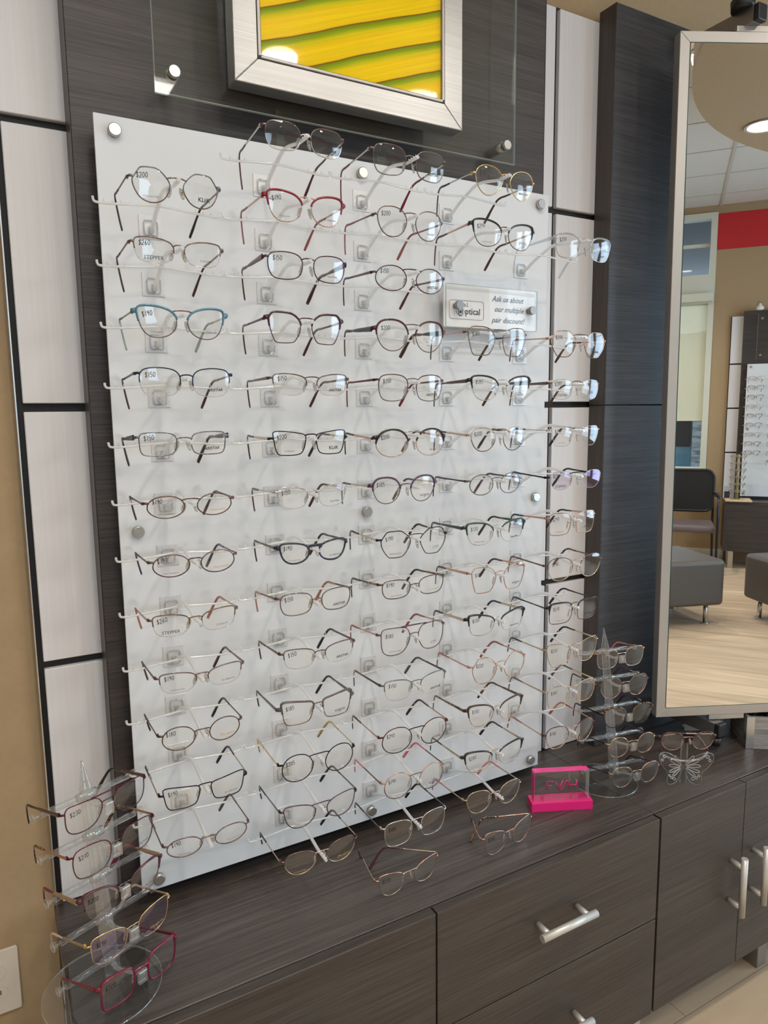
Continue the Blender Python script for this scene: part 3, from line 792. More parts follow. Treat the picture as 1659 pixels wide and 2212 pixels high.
    for s in (-1, 1):
        ls = MB(); vs = []
        sc = .985
        for off in (-.0007, .0007):
            for rk in (0, .4, .75, 1):
                for a, b in out: vs.append(F.P(s, a * rk * sc, b * rk * sc, off))
        fs = []
        for lay in (0, 1):
            base = lay * 4 * NO
            for r_ in (0, 1, 2):
                for i in range(NO):
                    j = (i + 1) % NO
                    q = (base + r_ * NO + i, base + r_ * NO + j, base + (r_ + 1) * NO + j, base + (r_ + 1) * NO + i)
                    if r_ == 0: q = (q[0], q[2], q[3])
                    fs.append(q)
        ls.add(vs, fs, 0, True)
        eb = len(ls.f)
        ls.add([F.P(s, a * sc, b * sc, off) for off in (-.0007, .0007) for a, b in out], [(i, (i + 1) % NO, NO + (i + 1) % NO, NO + i) for i in range(NO)], 1, True)
        if rim in ('none', 'half'):
            ls.sweep([F.P(s, a * .99, b * .99) for a, b in out], .0007, .0005, 5, (0, 1, 0), True, 1)
        parts.append(('lens', ls, [ml, M_LEDGE], s))
    # nose pads on wire arms
    for s in (-1, 1):
        npd = MB(); zc_ = -h * .10
        c = Vector((s * .0088, .0085, zc_)); tilt = s * .28
        ring = []
        for k_ in range(14):
            a = 2 * pi * k_ / 14; ring.append((c + Vector((cos(a) * .0030 * 1 + sin(a) * tilt * -.006, cos(a) * .0022, sin(a) * .0072))))
        npd.sweep(ring, .0011, .0011, 5, (1, 0, 0), True, 0)
        npd.add([p + Vector((s * .0003, 0, 0)) for p in ring] + [p - Vector((s * .0006, 0, 0)) for p in ring], [tuple(range(14)), tuple(range(14, 28))[::-1]], 0, True)
        q0 = F.P(s, inner_at(h * .02), h * .02)
        npd.sweep(catmull([q0, q0 + Vector((0, .0055, -.001)), q0.lerp(c, .5) + Vector((0, .004, 0)), c], 4), .00055, None, 5, (0, 0, 1), False, 1)
        npd.sweep([c + Vector((0, 0, .0018)), c - Vector((0, 0, .0018))], .0014, .0007, 6, (0, 1, 0), False, 1)
        if not plastic or True: parts.append(('nose_pad', npd, [M_PAD, fm('champ' if cbot in ('gold', 'rose', 'champ', 'bronze') else 'silver')]))
    # temples
    hx = sep / 2 + w / 2 + .0045; hy = .010 + uh * sin(WRAP)
    cy_, cz_ = contact
    BEND = .109
    slope = (cz_ + (.0065 if cy_ > .09 and not fold else 0) - zh) / (cy_ - hy)
    for s in (-1, 1):
        adj = tempadj[0] if s < 0 else tempadj[1]
        def tp(y, dz=0.0, inx=0.0): return Vector((s * (hx + .0012 - inx) + adj * (y - hy), y, zh + slope * (y - hy) + dz))
        g = tw * 1.12 / 1000.0
        tm = MB()
        ys = [hy - .002, hy + .010, hy + .028, .060, .078]
        hs = [g * .62, g * .60, g * .52, g * .42 + .0003, .0011 + g * .12]
        tm.sweep(catmull([tp(y) for y in ys], 3), .0009 if g < .004 else .0013, catmull_s(hs, 3), 8, (0, 0, 1), False, 0, sq=True)
        ti = MB()
        gp = max(.0021, g * .40)
        P_ = [tp(.074), tp(.090), tp(BEND - .006, .0004), tp(BEND + .004, -.0035, .002), tp(BEND + .014, -.0165, .006), tp(BEND + .022, -.030, .010), tp(BEND + .028, -.041, .0135)]
        ti.sweep(catmull(P_, 3), .00125, catmull_s([.0014, gp * .9, gp * .95, gp, gp * 1.05, gp * 1.35, gp * 1.1], 3), 8, (0, 0, 1), False, 0, sq=True)
        if fold:
            fa = radians(fold[0] if s < 0 else fold[1]) * s; ho = Vector((s * hx, hy, 0)); yo = 0 if s < 0 else .004
            for q_ in (tm, ti):
                q_.v = [tuple(Vector((ho.x + (v_[0] - ho.x) * cos(fa) - (v_[1] - ho.y) * sin(fa), ho.y + yo + (v_[0] - ho.x) * sin(fa) + (v_[1] - ho.y) * cos(fa), v_[2]))) for v_ in q_.v]
        parts.append(('temple', tm, [mtem], ti))
    if merged:
        allm = MB(); mats = []
        for p in parts:
            for mb_, ms in ([(p[1], p[2])] + ([(p[3], [mtip])] if p[0] == 'temple' else [])):
                idx = []
                for m_ in ms:
                    if m_ not in mats: mats.append(m_)
                    idx.append(mats.index(m_))
                b = len(allm.v); allm.v += mb_.v
                allm.f += [tuple(b + i for i in f) for f in mb_.f]; allm.m += [idx[k] for k in mb_.m]; allm.sm += mb_.sm
        o = allm.build('frame', mats, root)
        return root
    objs = {}
    for p in parts:
        o = p[1].build(p[0], p[2], root)
        if p[0] == 'temple': p[3].build('temple_tip', mtip, o)
        if p[0] == 'lens': objs[p[3]] = o

    def surf(nm, vf, s, ux, uz, rot, mat):
        v, f = vf; ca, sa = cos(rot), sin(rot); pts = []
        for a, b in v:
            x = ux + a * ca - b * sa; z = uz + a * sa + b * ca
            pts.append(F.P(s, s * x, z, -.00085))
        q = MB(); q.add(pts, f, 0); return q.build(nm, mat, objs[s])
    if price: surf('price_marking', hand2d(price, .0070), -1, -w * .24, h * .17, .04 + .18 * ((len(label) * 7) % 5) / 4, M_INK)

    def fit(vf, wd):
        v, f = vf; cur = max(a for a, b in v) - min(a for a, b in v); k = wd / cur
        return [(a * k, b * k) for a, b in v], f
    if tl:
        wd, mt_, bold = TXTW.get(tl, (.019, M_INKG, 0))
        surf('lens_print', fit(text2d(tl, 1, 0, bold), wd * 1.25), -1, -.001, -h * .36, 0, mt_)
    if tr:
        wd, mt_, bold = TXTW.get(tr, (.016, M_INK, 0))
        surf('lens_print', fit(text2d(tr, 1, .25 if tr in ('ARISTAR', 'Mademoiselle', 'Ray-Ban') else 0, bold), wd * 1.45), 1, w * .08, -h * .30, .03, mt_)
    return root


def catmull_s(v, k):
    return [q.x for q in catmull([(a, 0, 0) for a in v], k)]


TXTW = {'STAINLESS STEEL': (.017, M_INKG, 0), 'Stainless Steel': (.018, M_INKG, 0), 'TITANIUM': (.013, M_INKG, 0), '100% TITANIUM': (.017, M_INKG, 0),
        'PURE TITANIUM': (.015, M_INKG, 0), 'STEPPER': (.021, M_INK, 0), 'ARISTAR': (.0165, M_INK, .02), 'KLiiK': (.012, M_INK, .02), 'Steroflex': (.012, M_INK, 0),
        'liz claiborne': (.0145, M_INK, 0), 'Mademoiselle': (.017, M_INKGOLD, 0), 'vogue': (.014, M_INK, 0), 'OTP': (.009, M_INKG, 0), 'FYSH': (.012, M_INK, 0),
        'Ray-Ban': (.010, M_INK, 0), 'Superflex': (.014, M_INK, .02), 'RALPH': (.011, M_INK, 0), 'RALPH LAUREN': (.015, M_INKG, 0), 'VOGUE': (.012, M_INK, .02),
        'MARCHON': (.015, M_INK, .02), 'BURBERRY': (.013, M_INKG, 0), 'MICHAEL KORS': (.021, M_INK, 0), 'Modern': (.016, M_INKGOLD, 0)}
SS = 'STAINLESS STEEL'
# key: (description, (shape, rim, top colour, lower colour, temple, tip, temple height mm, price, left print, right print))
ST = {
    'c1r1': ('bronze angular', ('crown', 'full', 'gun', 'bronze', 'bronze', 'black', 2.4, '$200', SS, 'KLiiK')),
    'c1r2': ('copper half-rim', ('flat', 'half', 'bronze', 'bronze', 'bronze', 'dbrown', 2.6, '$260', 'STEPPER', 'TITANIUM')),
    'c1r3': ('teal-blue browline', ('browr', 'brow', 'blue', 'mauve', 'champ', 'sage', 2.4, '$190', 'TITANIUM', 'liz claiborne')),
    'c1r4': ('dark blue half-rim', ('soft', 'half', 'navy', 'navy', 'gun', 'dkred', 2.8, '$150', None, 'ARISTAR')),
    'c1r5': ('gunmetal rectangular cut-out-temple', ('rect', 'full', 'gun', 'gun', 'navy', 'black', 6.0, '$150', None, 'ARISTAR')),
    'c1r6': ('dark bronze oval', ('oval', 'full', 'brown', 'brown', 'bronze', 'dkred', 2.2, '$190', '100% TITANIUM', 'Mademoiselle')),
    'c1r7': ('violet oval', ('oval', 'full', 'mauve', 'purplem', 'mauve', 'purple', 2.4, '$190', '100% TITANIUM', 'Mademoiselle')),
    'c1r8': ('coppery brown half-rim', ('flat', 'half', 'bronze', 'bronze', 'champ', 'terra', 3.0, '$260', 'STEPPER', 'TITANIUM')),
    'c1r9': ('pinkish brown half-rim', ('flat', 'half', 'mauve', 'mauve', 'bronze', 'dbrown', 3.4, '$190', SS, 'liz claiborne')),
    'c1r10': ('plain brown metal oval', ('oval', 'full', 'brown', 'brown', 'brown', 'black', 2.2, '$180', None, 'Modern')),
    'c1r11': ('matt black slim rectangular', ('trap', 'full', 'blackm', 'blackm', 'champ', 'black', 2.8, '$190', SS, 'liz claiborne')),
    'c1r12': ('rosy bronze oval', ('oval', 'full', 'mauve', 'mauve', 'bronze', 'greyp', 2.6, '$190', 'PURE TITANIUM', 'Mademoiselle')),
    'c2r1': ('pale pink metal', ('soft', 'full', 'mauve', 'silver', 'silver', 'plum', 3.4, '$150', None, 'ARISTAR')),
    'c2r2': ('bright red browline', ('browr', 'brow', 'red', 'rose', 'rose', 'rosep', 2.6, '$190', 'TITANIUM', 'liz claiborne')),
    'c2r3': ('dark purple wide-temple', ('soft', 'full', 'purplem', 'purplem', 'plum', 'dkred', 6.2, '$150', None, 'Steroflex')),
    'c2r4': ('burgundy-black hexagonal', ('geo2', 'brow', 'dkred', 'purplem', 'purplem', 'dkred', 3.0, None, None, None)),
    'c2r5': ('slim brown half-rim', ('flat', 'half', 'brown', 'brown', 'brown', 'dkred', 3.6, '$150', None, 'ARISTAR')),
    'c2r6': ('black upswept rectangular', ('trap', 'full', 'blackm', 'blackm', 'champ', 'navyp', 3.0, '$220', 'TITANIUM', 'KLiiK')),
    'c2r7': ('silver half-rim', ('flat', 'half', 'silver', 'silver', 'silver', 'plum', 2.2, '$150', None, 'Steroflex')),
    'c2r8': ('navy-black rounded rectangular', ('browr', 'plastic', 'navyp', 'navyp', 'navyp', 'black', 3.6, '$190', SS, 'liz claiborne')),
    'c2r9': ('full-rim bronze', ('soft', 'full', 'bronze', 'bronze', 'brown', 'terra', 2.8, '$150', None, 'ARISTAR')),
    'c2r10': ('black-brown half-rim', ('flat', 'half', 'brown', 'brown', 'brown', 'black', 3.2, '$150', None, 'ARISTAR')),
    'c2r11': ('taupe browline', ('trap', 'brow', 'greyp', 'bronze', 'greyp', 'black', 4.6, '$185', None, 'vogue')),
    'c2r12': ('black round gold-temple', ('round', 'full', 'blackm', 'blackm', 'gold', 'gold', 1.8, '$205', None, None)),
    'c2r13': ('dark plum metal', ('browr', 'full', 'purplem', 'purplem', 'gun', 'black', 3.0, None, None, None)),
    'c2r14': ('thin gold and wine round', ('panto', 'full', 'mauve', 'champ', 'champ', 'navyp', 2.2, None, 'Mademoiselle', 'Modern')),
    'c3r1': ('silvery purple', ('soft', 'full', 'mauve', 'gun', 'silver', 'burg', 3.0, '$180', None, 'ARISTAR')),
    'c3r2': ('mauve softly squared', ('panto', 'full', 'mauve', 'mauve', 'mauve', 'rosep', 2.2, '$200', None, 'Ray-Ban')),
    'c3r3': ('purple-brown metal', ('oval', 'full', 'purplem', 'purplem', 'mauve', 'plum', 3.4, '$150', None, 'ARISTAR')),
    'c3r4': ('burgundy browline black-temple', ('panto', 'brow', 'dkred', 'mauve', 'black', 'dbrown', 6.5, '$200', None, 'RALPH LAUREN')),
    'c3r5': ('wine coloured rounded', ('soft', 'full', 'burgm', 'gun', 'burgm', 'burg', 3.0, '$150', None, 'ARISTAR')),
    'c3r6': ('heavy black browline', ('round', 'brow', 'black', 'rose', 'rose', 'black', 3.0, '$200', None, 'Ray-Ban')),
    'c3r7': ('lilac browline', ('panto', 'brow', 'purple', 'mauve', 'champ', 'greyp', 2.6, '$185', None, 'vogue')),
    'c3r8': ('black faceted round', ('geo', 'full', 'blackm', 'brown', 'champ', 'black', 2.4, '$190', 'Stainless Steel', 'OTP')),
    'c3r9': ('small tortoiseshell rectangular', ('soft', 'full', 'brown', 'brown', 'tort', 'black', 3.4, '$190', '100% TITANIUM', 'Mademoiselle')),
    'c3r10': ('pink double-bar aviator', ('pilot', 'full', 'mauve', 'mauve', 'rose', 'rosep', 2.4, '$180', 'Stainless Steel', 'OTP')),
    'c3r11': ('silver-grey half-rim', ('flat', 'half', 'gun', 'gun', 'purplem', 'greyp', 3.2, '$150', None, 'ARISTAR')),
    'c3r12': ('wine and black round', ('round', 'full', 'burgm', 'blackm', 'rose', 'dkred', 2.4, '$240', SS, 'FYSH')),
    'c3r13': ('rose gold round', ('round', 'full', 'rose', 'mauve', 'mauve', 'pink', 2.4, '$190', None, 'vogue')),
    'c3r14': ('silver squared', ('soft', 'full', 'silver', 'silver', 'gun', 'black', 2.6, '$185', None, 'vogue')),
    'c4r1': ('yellow-gold teardrop', ('tear', 'full', 'gold', 'gold', 'silver', 'dbrown', 2.0, '$180', None, 'MARCHON')),
    'c4r2': ('black-topped bronze', ('browr', 'brow', 'black', 'bronze', 'rose', 'plum', 2.8, '$240', SS, 'FYSH')),
    'c4r4': ('coppery geometric', ('geo2', 'full', 'bronze', 'gun', 'rose', 'black', 1.8, '$180', 'Stainless Steel', None)),
    'c4r5': ('black gold-banded', ('browr', 'brow', 'black', 'silver', 'dbrown', 'dbrown', 5.0, '$185', None, 'VOGUE')),
    'c4r6': ('champagne rounded', ('panto', 'full', 'champ', 'mauve', 'champ', 'black', 3.2, '$200', None, 'RALPH')),
    'c4r7': ('grey oval purple-tipped', ('oval', 'full', 'gun', 'gun', 'purplem', 'purple', 2.4, None, None, None)),
    'c4r8': ('dark green browline', ('browr', 'brow', 'dgreen', 'silver', 'dgreen', 'black', 4.6, '$130', 'Stainless Steel', 'Superflex')),
    'c4r9': ('rose geometric', ('geo2', 'full', 'rose', 'rose', 'rose', 'dkred', 4.0, '$185', None, 'vogue')),
    'c4r10': ('black cat-eye browline', ('cat', 'brow', 'black', 'silver', 'champ', 'black', 4.4, '$130', None, 'MARCHON')),
    'c4r11': ('twisted rose gold round', ('crown', 'full', 'rose', 'rose', 'rose', 'rosep', 2.6, '$220', None, None)),
    'c4r12': ('chocolate browline', ('browr', 'brow', 'dbrown', 'champ', 'tort', 'tort', 4.4, '$150', None, 'RALPH')),
    'c4r13': ('black and pale gold browline', ('browr', 'brow', 'black', 'champ', 'deco', 'black', 3.4, '$280', None, 'BURBERRY')),
    'c4r14': ('light gold pink-tipped round', ('panto', 'full', 'champ', 'champ', 'champ', 'pink', 2.4, None, None, 'vogue')),
    'c5r1': ('crystal clear browline', ('soft', 'brow', 'clearp', 'silver', 'clearp', 'clearp', 4.6, '$200', None, 'Ray-Ban')),
    'c5r3': ('rose gold hexagonal', ('geo', 'full', 'rose', 'bronze', 'rose', 'dbrown', 2.0, '$200', None, 'Ray-Ban')),
    'c5r4': ('rimless bronze-temple', ('soft', 'none', 'bronze', 'bronze', 'bronze', 'dbrown', 4.4, '$280', 'STEPPER', None)),
    'c5r5': ('rimless squared black-tipped', ('geo2', 'none', 'silver', 'silver', 'silver', 'black', 1.8, '$190', 'PURE TITANIUM', None)),
    'c5r6': ('rimless black-temple', ('panto', 'none', 'blackm', 'blackm', 'blackm', 'black', 2.4, '$290', 'STEPPER', None)),
    'c5r7': ('copper squared', ('rect', 'full', 'rose', 'rose', 'rose', 'black', 3.2, '$240', SS, 'FYSH')),
    'c5r8': ('gold tortoise-tipped round', ('panto', 'full', 'mauve', 'champ', 'bronze', 'tort', 2.6, '$190', None, None)),
    'c5r9': ('black-topped squared', ('rect', 'brow', 'black', 'bronze', 'black', 'black', 2.4, '$210', SS, 'FYSH')),
    'c5r10': ('engraved pale gold', ('browr', 'full', 'deco', 'champ', 'champ', 'black', 2.6, '$210', None, None)),
    'c5r11': ('brassy gold', ('soft', 'full', 'champ', 'gold', 'champ', 'greyp', 3.0, '$185', None, None)),
    'c5r12': ('pink-topped round', ('panto', 'full', 'burgm', 'rose', 'rose', 'rosep', 2.0, '$190', None, None)),
}
POS = {
    'c1r1': ((0.0771, -0.175, 1.1498), 0.0, 68.1, 50.7, 44.7),
    'c1r2': ((0.0761, -0.175, 1.0637), 0.0, 68.0, 54.0, 33.9),
    'c1r3': ((0.0756, -0.175, 0.9675), 0.0, 69.3, 54.4, 42.6),
    'c1r4': ((0.0776, -0.175, 0.8842), 0.0, 73.7, 56.9, 40.7),
    'c1r5': ((0.0698, -0.175, 0.797), 0.0, 72.9, 52.8, 33.3),
    'c1r6': ((0.0753, -0.175, 0.7058), 0.0, 71.6, 53.4, 32.5),
    'c1r7': ((0.0774, -0.175, 0.6188), 0.0, 69.7, 53.0, 33.5),
    'c1r8': ((0.0738, -0.175, 0.5292), 0.0, 71.8, 54.1, 34.5),
    'c1r9': ((0.0795, -0.175, 0.4397), 0.0, 72.3, 54.7, 32.7),
    'c1r10': ((0.0756, -0.175, 0.3518), 0.0, 71.4, 49.5, 38.0),
    'c1r11': ((0.0761, -0.175, 0.2563), 0.0, 73.0, 56.1, 38.2),
    'c1r12': ((0.077, -0.175, 0.174), 0.0, 74.4, 53.7, 32.4),
    'c2r1': ((0.2734, -0.175, 1.2461), 0.0, 71.2, 54.5, 39.6),
    'c2r2': ((0.2722, -0.175, 1.1462), 0.0, 69.8, 54.8, 43.0),
    'c2r3': ((0.2723, -0.175, 1.0605), 0.0, 73.6, 55.4, 39.5),
    'c2r4': ((0.2665, -0.175, 0.9684), 0.0, 69.9, 51.5, 44.9),
    'c2r5': ((0.2735, -0.175, 0.8829), 0.0, 72.2, 55.2, 33.2),
    'c2r6': ((0.2695, -0.175, 0.7923), 0.0, 71.2, 54.4, 38.1),
    'c2r7': ((0.271, -0.175, 0.7058), 0.0, 68.5, 50.9, 34.9),
    'c2r8': ((0.2702, -0.175, 0.6166), 0.0, 67.1, 50.2, 34.1),
    'c2r9': ((0.2732, -0.175, 0.5327), 0.0, 71.4, 54.8, 37.4),
    'c2r10': ((0.2765, -0.175, 0.4408), 0.0, 72.3, 54.7, 35.0),
    'c2r11': ((0.2702, -0.175, 0.3489), 0.0, 72.7, 56.3, 42.3),
    'c2r12': ((0.2699, -0.175, 0.2524), 0.0, 77.2, 54.6, 49.2),
    'c2r13': ((0.2712, -0.175, 0.1661), 0.0, 77.9, 56.5, 43.0),
    'c2r14': ((0.2697, -0.175, 0.0811), 0.0, 77.0, 58.2, 43.5),
    'c3r1': ((0.4594, -0.175, 1.2409), 0.0, 77.9, 58.8, 45.9),
    'c3r2': ((0.459, -0.175, 1.146), 0.0, 70.3, 53.5, 46.0),
    'c3r3': ((0.4589, -0.175, 1.0571), 0.0, 75.8, 57.1, 39.4),
    'c3r4': ((0.4589, -0.175, 0.9649), 0.0, 73.6, 58.7, 49.6),
    'c3r5': ((0.459, -0.175, 0.8793), 0.0, 71.9, 55.2, 44.1),
    'c3r6': ((0.4585, -0.175, 0.7862), 0.0, 76.8, 61.0, 45.7),
    'c3r7': ((0.444, -0.175, 0.7063), 0.0, 72.8, 51.9, 44.7),
    'c3r8': ((0.4636, -0.175, 0.6117), 0.0, 77.2, 57.4, 47.5),
    'c3r9': ((0.4615, -0.175, 0.5324), 0.0, 73.0, 55.0, 33.9),
    'c3r10': ((0.4597, -0.175, 0.4379), 0.0, 74.2, 57.0, 51.2),
    'c3r11': ((0.464, -0.175, 0.3478), 0.0, 73.6, 55.9, 40.0),
    'c3r12': ((0.4637, -0.175, 0.2538), 0.0, 79.1, 59.8, 49.9),
    'c3r13': ((0.4611, -0.175, 0.1664), 0.0, 71.9, 55.4, 51.1),
    'c3r14': ((0.4628, -0.175, 0.0731), 0.0, 75.9, 56.8, 51.2),
    'c4r1': ((0.6573, -0.175, 1.2374), 0.0, 72.3, 56.7, 48.4),
    'c4r2': ((0.6552, -0.175, 1.1489), 0.0, 75.8, 59.9, 43.7),
    'c4r4': ((0.6439, -0.175, 0.9632), 0.0, 74.8, 56.9, 50.1),
    'c4r5': ((0.6532, -0.175, 0.8799), 0.0, 77.1, 58.1, 43.5),
    'c4r6': ((0.6473, -0.175, 0.7874), 0.0, 71.1, 52.8, 43.1),
    'c4r7': ((0.642, -0.175, 0.7046), 0.0, 66.9, 50.6, 37.8),
    'c4r8': ((0.6443, -0.175, 0.613), 0.0, 76.9, 59.4, 42.5),
    'c4r9': ((0.652, -0.175, 0.5244), 0.0, 73.1, 54.3, 50.8),
    'c4r10': ((0.6483, -0.175, 0.4383), 0.0, 74.8, 58.8, 42.1),
    'c4r11': ((0.6557, -0.175, 0.3463), 0.0, 73.3, 55.0, 53.4),
    'c4r12': ((0.6478, -0.175, 0.258), 0.0, 73.6, 58.3, 45.4),
    'c4r13': ((0.6462, -0.175, 0.165), 0.0, 79.5, 63.1, 44.9),
    'c4r14': ((0.6462, -0.175, 0.0806), 0.0, 75.7, 57.0, 48.5),
    'c5r1': ((0.85, -0.175, 1.1462), 0.0, 84.1, 56.0, 42.5),
    'c5r3': ((0.8443, -0.175, 0.9652), 0.0, 81.4, 60.3, 48.7),
    'c5r4': ((0.8377, -0.175, 0.8791), 0.0, 72.7, 51.8, 38.8),
    'c5r5': ((0.8407, -0.175, 0.7885), 0.0, 72.5, 52.4, 39.2),
    'c5r6': ((0.8451, -0.175, 0.7011), 0.0, 82.6, 56.8, 37.2),
    'c5r7': ((0.8382, -0.175, 0.6143), 0.0, 68.1, 53.9, 45.2),
    'c5r8': ((0.8496, -0.175, 0.5222), 0.0, 83.1, 63.7, 48.0),
    'c5r9': ((0.8478, -0.175, 0.4306), 0.0, 72.5, 57.9, 44.3),
    'c5r10': ((0.8485, -0.175, 0.3422), 0.0, 79.0, 62.0, 51.4),
    'c5r11': ((0.8486, -0.175, 0.2526), 0.0, 76.8, 57.1, 48.6),
    'c5r12': ((0.8482, -0.175, 0.1641), 0.0, 76.6, 59.3, 50.8),
    's1': ((-0.0629, -0.1449, 0.2585), 22.4, 73.9, 58.0, 50.6),
    's2': ((-0.057, -0.1592, 0.1967), 22.4, 73.9, 59.9, 55.4),
    's3': ((-0.0511, -0.1734, 0.1349), 22.4, 73.9, 56.1, 52.4),
    's4': ((-0.0453, -0.1877, 0.0731), 22.4, 73.9, 57.7, 53.5),
    's5': ((-0.0394, -0.2019, 0.0113), 22.4, 73.9, 53.8, 56.9),
    'r1': ((1.073, -0.1011, 0.267), -11.0, 73.7, 55.7, 52.1),
    'r2': ((1.0697, -0.1179, 0.203), -11.0, 73.7, 57.5, 56.0),
    'r3': ((1.0665, -0.1347, 0.139), -11.0, 73.7, 60.3, 54.1),
    'r4': ((1.0632, -0.1515, 0.075), -11.0, 73.7, 53.3, 53.7),
    'r5': ((1.06, -0.1683, 0.011), -11.0, 73.7, 54.0, 55.2),
    'bf': ((1.1926, -0.1996, 0.072), -28.0, 73.1, 55.1, 46.7),
    'g1': ((0.4373, -0.191, -0.0055), 3.4, 76.5, 55.1, 47.7),
    'g2': ((0.673, -0.1893, -0.0055), 6.0, 74.0, 56.8, 53.5),
}
COLX = {'c1': .076, 'c2': .2688, 'c3': .4596, 'c4': .6495, 'c5': .8393}
CNAME = {'c1': 'leftmost', 'c2': 'second', 'c3': 'middle', 'c4': 'fourth', 'c5': 'rightmost'}
ORDN = ['first', 'second', 'third', 'fourth', 'fifth', 'sixth', 'seventh', 'eighth', 'ninth', 'tenth', 'eleventh', 'twelfth', 'thirteenth', 'fourteenth']
BARD, TIPD = .068, .196


def bracket(xc, zp, label, full=True):
    t = thing('eyewear_bracket', label, 'eyewear bracket', (xc, 0, zp), 0, 'clear eyewear brackets on the frosted board')
    mb = MB(); mb.box(-.0178, .0178, -.0014, 0, -.0182, .0182); mb.build('wall_plate', M_PLATE, t, bevel=.0003, seg=1)
    mb = MB()
    mb.sweep([(a, -.0032, b) for a, b in rrect(.021, .023, .004, 3, 0, -.002)], .0016, .0018, 6, (0, 1, 0), True, 0)
    mb.box(-.0045, .0045, -.0100, -.0015, -.0095, -.0005)
    mb.build('clip', M_CLIP, t, bevel=.0005, seg=1)
    if not full: return t
    prof = [(.006, -.0065), (.022, .0015), (.045, .0135), (.066, .0215), (.085, .0285), (.102, .0315), (.122, .0300), (.145, .0255), (.165, .0218), (TIPD, .0212)]
    mb = MB()
    pts = catmull([(0, -d, z - .0028) for d, z in prof], 3)
    n_ = len(pts)
    mb.sweep(pts, [.0034 - .0008 * i / n_ for i in range(n_)], [.0034 - .0012 * i / n_ for i in range(n_)], 8, (0, 0, 1), False, 0, sq=True)
    for d in (.171, .178, .185, .192): mb.box(-.0026, .0026, -d - .0009, -d + .0009, .0195, .0222)
    mb.build('support_arm', M_ARM, t, )
    mb = MB(); half = .0915
    P_ = [(-half - .0025, .0205), (-half - .002, .0160), (-half + .002, .0128), (-.070, .0128), (-.035, .0155), (0, .0178), (.035, .0155), (.070, .0128), (half - .002, .0128), (half + .002, .0160), (half + .0025, .0205)]
    mb.sweep(catmull([(a, -BARD, b - .0022) for a, b in P_], 3), .0019, .0017, 7, (0, 1, 0), False, 0)
    for x in (-.079, -.067, -.055, .055, .067, .079):
        mb.sweep([(x, -BARD, .0115), (x, -BARD, .0172)], [.0011, .0004], None, 6, (0, 1, 0), False, 0)
    mb.build('rest_bar', M_ARM, t)
    return t


def rowz(col, r):
    if col == 'c1': return 1.1363 - (r - 1) * .0890784
    if col == 'c5': return 1.2254 - r * .0890784
    return 1.2254 - (r - 1) * .0890784


RNK = {}
for key in sorted(ST, key=lambda k: (k[:2], int(k[3:]))):
    col, r = key[:2], int(key[3:])
    RNK[col] = RNK.get(col, 0) + 1
    where = '%s from the top of the %s column' % (ORDN[RNK[col] - 1], CNAME[col])
    M_, yaw, sep, w, h = POS[key]
    zp = rowz(col, r)
    bracket(COLX[col], zp, 'clear plastic bracket holding the %s eyeglasses, %s' % (ST[key][0], where.replace('from the top of the', 'down the')))
    x, y, z = M_
    contact = (.107, (zp + .0128) - z + .0030)
    gl = glasses('eyeglasses', '%s eyeglasses, %s' % (ST[key][0], where), 'eyeglasses on the frosted board', (x, y, z), radians(yaw), sep / 1000, w / 1000 * .985, h / 1000,
                 ST[key][1], contact, bridge_z=zp + .0236 - z)
bracket(COLX['c4'], rowz('c4', 3), 'metal plate and clip of an empty bracket behind the lettered sign', full=False)

# ------------------------------------------------------------------ counter-top stands with five pairs each
STAND = {
    's1': ('terracotta-armed thin metal', ('pilot', 'full', 'burgm', 'purplem', 'mauve', 'black', 4.6, '$230', None, None)),
    's2': ('tortoise and copper squared', ('soft', 'full', 'burgm', 'brown', 'rose', 'tort', 3.4, '$210', None, 'MICHAEL KORS')),
    's3': ('mauve browline khaki-armed', ('browr', 'brow', 'plum', 'mauve', 'champ', 'burg', 6.0, '$200', None, 'Ray-Ban')),
    's4': ('slender gold squared', ('flat', 'full', 'gold', 'champ', 'champ', 'cream', 3.2, '$190', None, 'Modern')),
    's5': ('matt burgundy plastic', ('rect', 'plastic', 'burg', 'burg', 'burg', 'burg', 5.0, '$200', None, 'Ray-Ban')),
    'r1': ('rose gold rounded', ('soft', 'full', 'rose', 'silver', 'rose', 'pink', 2.0, None, None, None)),
    'r2': ('thin copper cat-eye', ('panto', 'full', 'bronze', 'rose', 'rose', 'dbrown', 2.0, None, None, None)),
    'r3': ('black browline rounded', ('panto', 'brow', 'tort', 'blackm', 'blackm', 'black', 3.0, None, None, None)),
    'r4': ('golden round wine-tipped', ('round', 'full', 'champ', 'rose', 'burgm', 'dkred', 2.0, None, None, None)),
    'r5': ('light gold pear-shaped', ('panto', 'full', 'champ', 'champ', 'purplem', 'dkred', 2.0, None, None, None)),
}
SPAR = {'s': ((-.0394, -.2019, .0113), .3907, .0154, .0618, .0739, (-.088, -.148), .086, 'left-hand'),
        'r': ((1.06, -.1683, .011), -.1912, .0171, .0640, .0737, (1.035, -.092), .078, 'right-hand')}
BTS = (.062, .065, .070, .077, .087); UTS = (-.003, -.002, -.005, -.010, -.018); BT = BTS[4]
